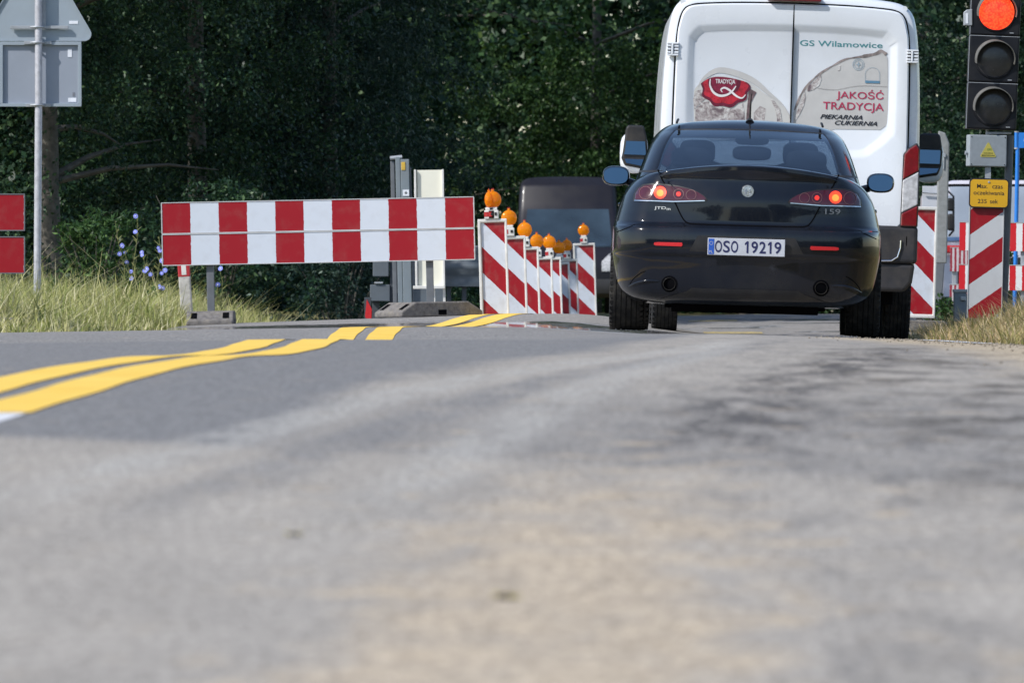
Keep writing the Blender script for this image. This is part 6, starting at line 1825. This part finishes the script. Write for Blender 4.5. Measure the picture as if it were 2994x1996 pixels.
# striped panel below
M_DIAG = stripe_mat('diagonal_panel_sheeting', -0.72, 1.0, 0.36, 0.10, 0.5, grime=0.15, white=(0.55, 0.56, 0.58, 1))
a = q(2834, 930); b_ = q(2931, 606)
pnl = MB(); pnl.prism([(-0.120, 0), (0.120, 0), (0.120, b_[1] - a[1]), (-0.120, b_[1] - a[1])], 0.0, 0.02)
po = pnl.build('striped_panel', M_DIAG, tl, loc=(q(2878, 0)[0], 0.0, a[1]), rot=(0, 0.022, 0))
e = MB(); e.box(-0.126, -0.120, -0.004, 0.024, 0, b_[1] - a[1]); e.box(0.120, 0.126, -0.004, 0.024, 0, b_[1] - a[1]); e.build('panel_edge', M_ALU, po)

# --- battery box in the grass
ky = 72.0
x0, z0 = px(2808, 905, ky)
bb = thing('battery_box', (x0, ky, z0), 'small grey battery box with a pale handle in the grass left of the traffic light', 'battery box')
mb = MB(); mb.box(-0.052, 0.052, 0, 0.12, -0.1, 0.158); mb.build('case', M_BOX, bb, bevel=0.008)
mb = MB(); mb.box(-0.058, 0.058, -0.01, 0.13, 0.14, 0.166); mb.build('lid', M_ALU, bb, bevel=0.005)
mb = MB(); mb.box(0.0, 0.045, -0.02, 0.0, 0.075, 0.105); mb.build('handle', M_WHITEPL, bb, bevel=0.005)

# --- red and white striped fences right of the road
M_THIN = stripe_mat('narrow_stripe_sheeting', 1.0, 0.0, 0.114, 0.02, 0.5, red=(0.62, 0.02, 0.03, 1), white=(0.80, 0.80, 0.80, 1), grime=0.1)
def fence(label, uL, uR, rows, Y, m, posts, bend=0.0, grp='striped plank fences beside the right verge'):
    x0, z0 = px(uL, 905, Y)
    f = thing('striped_fence', (x0, Y, z0), label, 'road barrier', grp)
    Lx = px(uR, 0, Y)[0] - x0
    for vt, vb in rows:
        zt = px(0, vt, Y)[1] - z0; zb_ = px(0, vb, Y)[1] - z0
        mb = MB(); mb.box(0, Lx, -0.012, 0.012, zb_, zt); bd_ = mb.build('plank', m, f, rot=(0, 0.012, 0))
        e = MB(); e.box(-0.003, Lx, -0.015, 0.015, zt, zt + 0.006); e.build('plank_edge', M_ALU, bd_)
    for u in posts:
        xx = px(u, 0, Y)[0] - x0; mb = MB(); mb.box(xx - 0.022, xx + 0.022, 0.013, 0.05, -0.2, px(0, rows[0][0], Y)[1] - z0 - 0.03); mb.build('post', M_GALV, f, bevel=0.004)
    return f
fence('bright red and white plank fence passing behind the traffic light panel', 2803, 3250, ((650, 732), (774, 847)), 80.0, M_THIN, (2992, 3200))
M_THIN2 = stripe_mat('faded_stripe_sheeting', 1.0, 0.0, 0.045, 0.0, 0.5, red=(0.30, 0.03, 0.05, 1), white=(0.55, 0.50, 0.52, 1), grime=0.2)
fence('faded finely striped short fence between the grey post and the bright plank fence', 2776, 2801, ((724, 793), (832, 890)), 92.0, M_THIN2, (2790,))
fence('faded finely striped fence piece just behind the bright plank fence', 2802, 2836, ((732, 772), (832, 860)), 96.0, M_THIN2, (2812,))

# --- grey post right of the van with a small plate
PY = 84.0
x0, z0 = px(2748, 930, PY)
gp = thing('grey_post', (x0, PY, z0 - 0.1), 'thick grey post with a small white plate right behind the white van', 'post', rot=(0, 0.022, 0))
def gq(u, v): X, Z = px(u, v, PY); return (X - x0, Z - z0 + 0.1)
t = gq(2748, 420)[1]; mid = gq(2748, 770)[1]
M_CONC = mat('grey_concrete_post', (0.26, 0.27, 0.27), 0.8, var=0.12, scale=25, dirt=(0.18, 0.175, 0.17, 1), dirt_amt=0.4, spec=0.2)
mb = MB(); mb.prism([(-0.055, mid), (0.05, mid), (0.05, t), (0.01, t + 0.10), (-0.055, t + 0.12)], -0.05, 0.05); mb.build('upper_shaft', M_CONC, gp, bevel=0.012)
mb = MB(); mb.prism([(-0.055, -0.1), (-0.01, -0.1), (0.03, mid - 0.002), (-0.055, mid - 0.002)], -0.045, 0.045); mb.build('lower_shaft', M_DKGREY, gp, bevel=0.008)
a = gq(2688, 610); b_ = gq(2732, 545)
mb = MB(); mb.box(a[0], b_[0], 0.0, 0.01, a[1], b_[1]); mb.build('white_plate', M_PLATE, gp, bevel=0.003)
mb = MB(); z_ = gq(0, 567)[1]; mb.tube([(a[0], -0.03, z_ + 0.01), (b_[0] + 0.03, -0.03, z_)], 0.009, 6); mb.ball((b_[0] + 0.02, -0.03, z_), 0.02, 0.015, 0.02, 8, 6); mb.build('clamp_arm', M_GALV, gp)
mb = MB(); mb.tube([(0.0, -0.055, gq(0, 448)[1]), (0.0, -0.055, gq(0, 495)[1])], 0.008, 6); mb.box(-0.02, 0.015, -0.065, -0.05, gq(0, 460)[1], gq(0, 450)[1]); mb.build('conduit', M_GALV, gp)

# --- pale lorry cab at the far right
LY = 111.0
x0 = px(2742, 0, LY)[0]; z0 = zg1(5.7, LY)
lw = 2.3; zt = px(0, 526, LY)[1] - z0
M_LORRY = mat('pale_lorry_paint', (0.60, 0.58, 0.64), 0.35, var=0.04, coat=0.3)
M_WIND = mat('painted_sky_windscreen', (0.30, 0.34, 0.40), 0.06, coat=1.0, var=0.15, scale=1.5)  # pale blue base colour paints the sky's reflection into the glass
lo = thing('lorry', (x0 + lw / 2, LY, z0), 'pale lorry cab with a wide windscreen and black mirror behind the striped fences', 'lorry')
def lorry_y(z): return float(np.interp(z, [0.4, 0.9, 1.0, 1.9, 2.1], [0.0, 0.0, 0.04, 0.34, 0.5]))
hw3 = lw / 2
wsb = px(0, 694, LY)[1] - z0; wst = px(0, 543, LY)[1] - z0
pr = [(0.42, hw3 - 0.05), (0.5, hw3), (1.2, hw3), (zt - 0.15, hw3 - 0.04), (zt - 0.05, hw3 - 0.09), (zt, hw3 - 0.2)]
mb = MB(); vs = []; k = len(pr)
for dy, ins in ((0.0, 0.08), (0.05, 0.02), (0.15, 0), (1.5, 0), (5.5, 0.0)):
    for s in (-1, 1):
        for z, w in (pr if s < 0 else pr[::-1]): vs.append((s * (w - ins), lorry_y(z) + dy if dy < 1 else dy, z))
m_ = 2 * k; fs = []
for r_ in range(4):
    for i in range(m_): fs.append((r_ * m_ + i, r_ * m_ + (i + 1) % m_, (r_ + 1) * m_ + (i + 1) % m_, (r_ + 1) * m_ + i))
fs += [(i, i + 1, m_ - 2 - i, m_ - 1 - i) for i in range(k - 1)] + [tuple(range(4 * m_, 5 * m_))]
mb.add(vs, fs); lb = mb.build('cab', M_LORRY, lo, smooth=30); LB = bvh_of(lb)
drape('windscreen', rounded([(-hw3 + 0.06, wsb), (hw3 - 0.06, wsb), (hw3 - 0.10, wst), (-hw3 + 0.10, wst)], 0.05, 4), LB, 0.012, M_WIND, lo, 0.12, 0.02)
mb = MB(); strip_on(mb, [(-hw3 + 0.1, wst + 0.012), (hw3 - 0.1, wst + 0.012)], 0.03, LB, 0.016); mb.build('windscreen_seal', M_GAP, lo)
mb = MB(); strip_on(mb, [(-hw3 + 0.1, wsb - 0.02), (hw3 - 0.1, wsb - 0.02)], 0.05, LB, 0.016); mb.build('blue_band', mat('blue_band', (0.10, 0.18, 0.34), 0.4), lo)
mb = MB(); mb.box(-hw3 + 0.02, -hw3 + 0.3, -0.03, 0.03, wsb - 0.20, wsb - 0.10); mb.build('red_light', M_REDR, lo, bevel=0.02)
mb = MB(); mb.box(-0.9, 0.9, -0.02, 0.02, 0.55, wsb - 0.25); mb.build('grille', M_TRIM, lo, bevel=0.02)
mb = MB(); mb.box(-hw3, hw3, -0.06, 0.05, 0.38, 0.55); mb.build('bumper', M_BUMP, lo, bevel=0.03)
def lq(u, v): X, Z = px(u, v, LY); return (X - x0 - lw / 2, Z - z0)
for (v0, v1) in ((580, 618), (626, 675)):
    a = lq(2766, v1); b_ = lq(2788, v0)
    mb = MB(); mb.box(a[0], b_[0], -0.30, -0.18, a[1], b_[1]); mb.build('mirror', M_TRIM, lo, bevel=0.03, seg=3)
mb = MB(); mb.tube([(lq(2772, 0)[0], -0.2, lq(0, 690)[1]), (lq(2785, 0)[0], -0.24, lq(0, 675)[1]), (lq(2785, 0)[0], -0.24, lq(0, 575)[1]), (lq(2772, 0)[0], -0.05, lq(0, 560)[1])], 0.014, 6); mb.build('mirror_arm', M_TRIM, lo)
for s in (-1, 1):
    for y in (1.2, 4.4): wheel(lo, s * 0.95, y, 0.45, 0.45, 0.28, rim=M_TRIM)

# --- blue sign pole
UY = 90.0
x0, z0 = px(2969, 900, UY)
M_BLUE = mat('blue_enamel', (0.02, 0.19, 0.62), 0.35, var=0.08, scale=12)
bs = thing('blue_sign', (x0, UY, z0), 'bright blue sign on a blue pole at the right edge', 'sign', rot=(0, 0.012, 0))
def uq(u, v): X, Z = px(u, v, UY); return (X - x0, Z - z0)
mb = MB(); mb.tube([(uq(2966, 0)[0], 0, -0.2), (uq(2970, 0)[0], 0, uq(0, 432)[1])], 0.021, 12); mb.build('pole', M_BLUE, bs, smooth=50)
a = uq(2966, 433); b_ = uq(3060, 388)
mb = MB(); mb.box(a[0], b_[0], -0.012, 0.012, a[1], b_[1]); bsn = mb.build('sign_plate', M_BLUE, bs, bevel=0.003)
mb = MB(); mb.tube([(a[0], 0, a[1] - 0.01), (a[0], 0, b_[1] + 0.01)], 0.021, 10); mb.build('plate_tube', M_BLUE, bs, smooth=50)
mb = MB(); mb.tube([(a[0], 0, a[1] - 0.012), (a[0], 0, a[1] + 0.004)], 0.024, 10); mb.tube([(a[0], 0, b_[1] + 0.002), (a[0], 0, b_[1] + 0.014)], 0.024, 10); mb.build('collar', M_GALV, bs, smooth=50)
cc = uq(2992, 410); mb = MB(); mb.lathe([(0.020, 0), (0.018, -0.002)], (cc[0] + 0.004, -0.0125, cc[1]), 'y', 16); mb.build('emblem', M_PLATE, bsn)
mb = MB(); mb.box(cc[0] - 0.004, cc[0] + 0.004, -0.0155, -0.015, cc[1] - 0.012, cc[1] + 0.012); mb.build('emblem_mark', M_INK, bsn)

# --- brick house far right
HY = 200.0
x0 = px(2940, 0, HY)[0]; z0 = zg1(x0, HY)
def brick():
    m, nt, b = principled('red_brick')
    tc = nt.nodes.new('ShaderNodeTexCoord'); br = nt.nodes.new('ShaderNodeTexBrick')
    mp = nt.nodes.new('ShaderNodeMapping'); mp.inputs['Rotation'].default_value = (R(90), 0, 0); nt.links.new(tc.outputs['Object'], mp.inputs[0]); nt.links.new(mp.outputs[0], br.inputs['Vector'])
    br.inputs['Color1'].default_value = (0.12, 0.04, 0.03, 1); br.inputs['Color2'].default_value = (0.17, 0.06, 0.045, 1); br.inputs['Mortar'].default_value = (0.2, 0.18, 0.16, 1)
    br.inputs['Scale'].default_value = 4.0; br.inputs['Mortar Size'].default_value = 0.012
    nt.links.new(br.outputs[0], b.inputs['Base Color']); b.inputs['Roughness'].default_value = 0.9
    return m
bh = thing('brick_house', (x0 + 4, HY, z0), 'dark red brick house wall in the shade behind the blue pole', 'house')
mb = MB(); mb.box(-4.0, 4, 0, 7, -0.3, 3.9); mb.build('wall', brick(), bh)
mb = MB(); mb.add([(-4.4, -0.5, 3.8), (4.4, -0.5, 3.8), (4.4, 3.5, 6.4), (-4.4, 3.5, 6.4), (-4.4, 7.5, 3.8), (4.4, 7.5, 3.8)], [(0, 1, 2, 3), (3, 2, 5, 4), (0, 3, 4), (1, 5, 2), (0, 4, 5, 1)]); mb.build('roof', mat('roof_tiles', (0.16, 0.07, 0.05), 0.8), bh)
for xx in (-2.6, 0.2, 2.6):
    mb = MB(); mb.box(xx - 0.5, xx + 0.5, -0.03, 0.02, 1.0, 2.3); w_ = mb.build('window', M_WHITEPL, bh)
    mb = MB(); mb.box(xx - 0.43, xx + 0.43, -0.04, -0.031, 1.07, 2.23); mb.build('pane', M_DGL, w_)
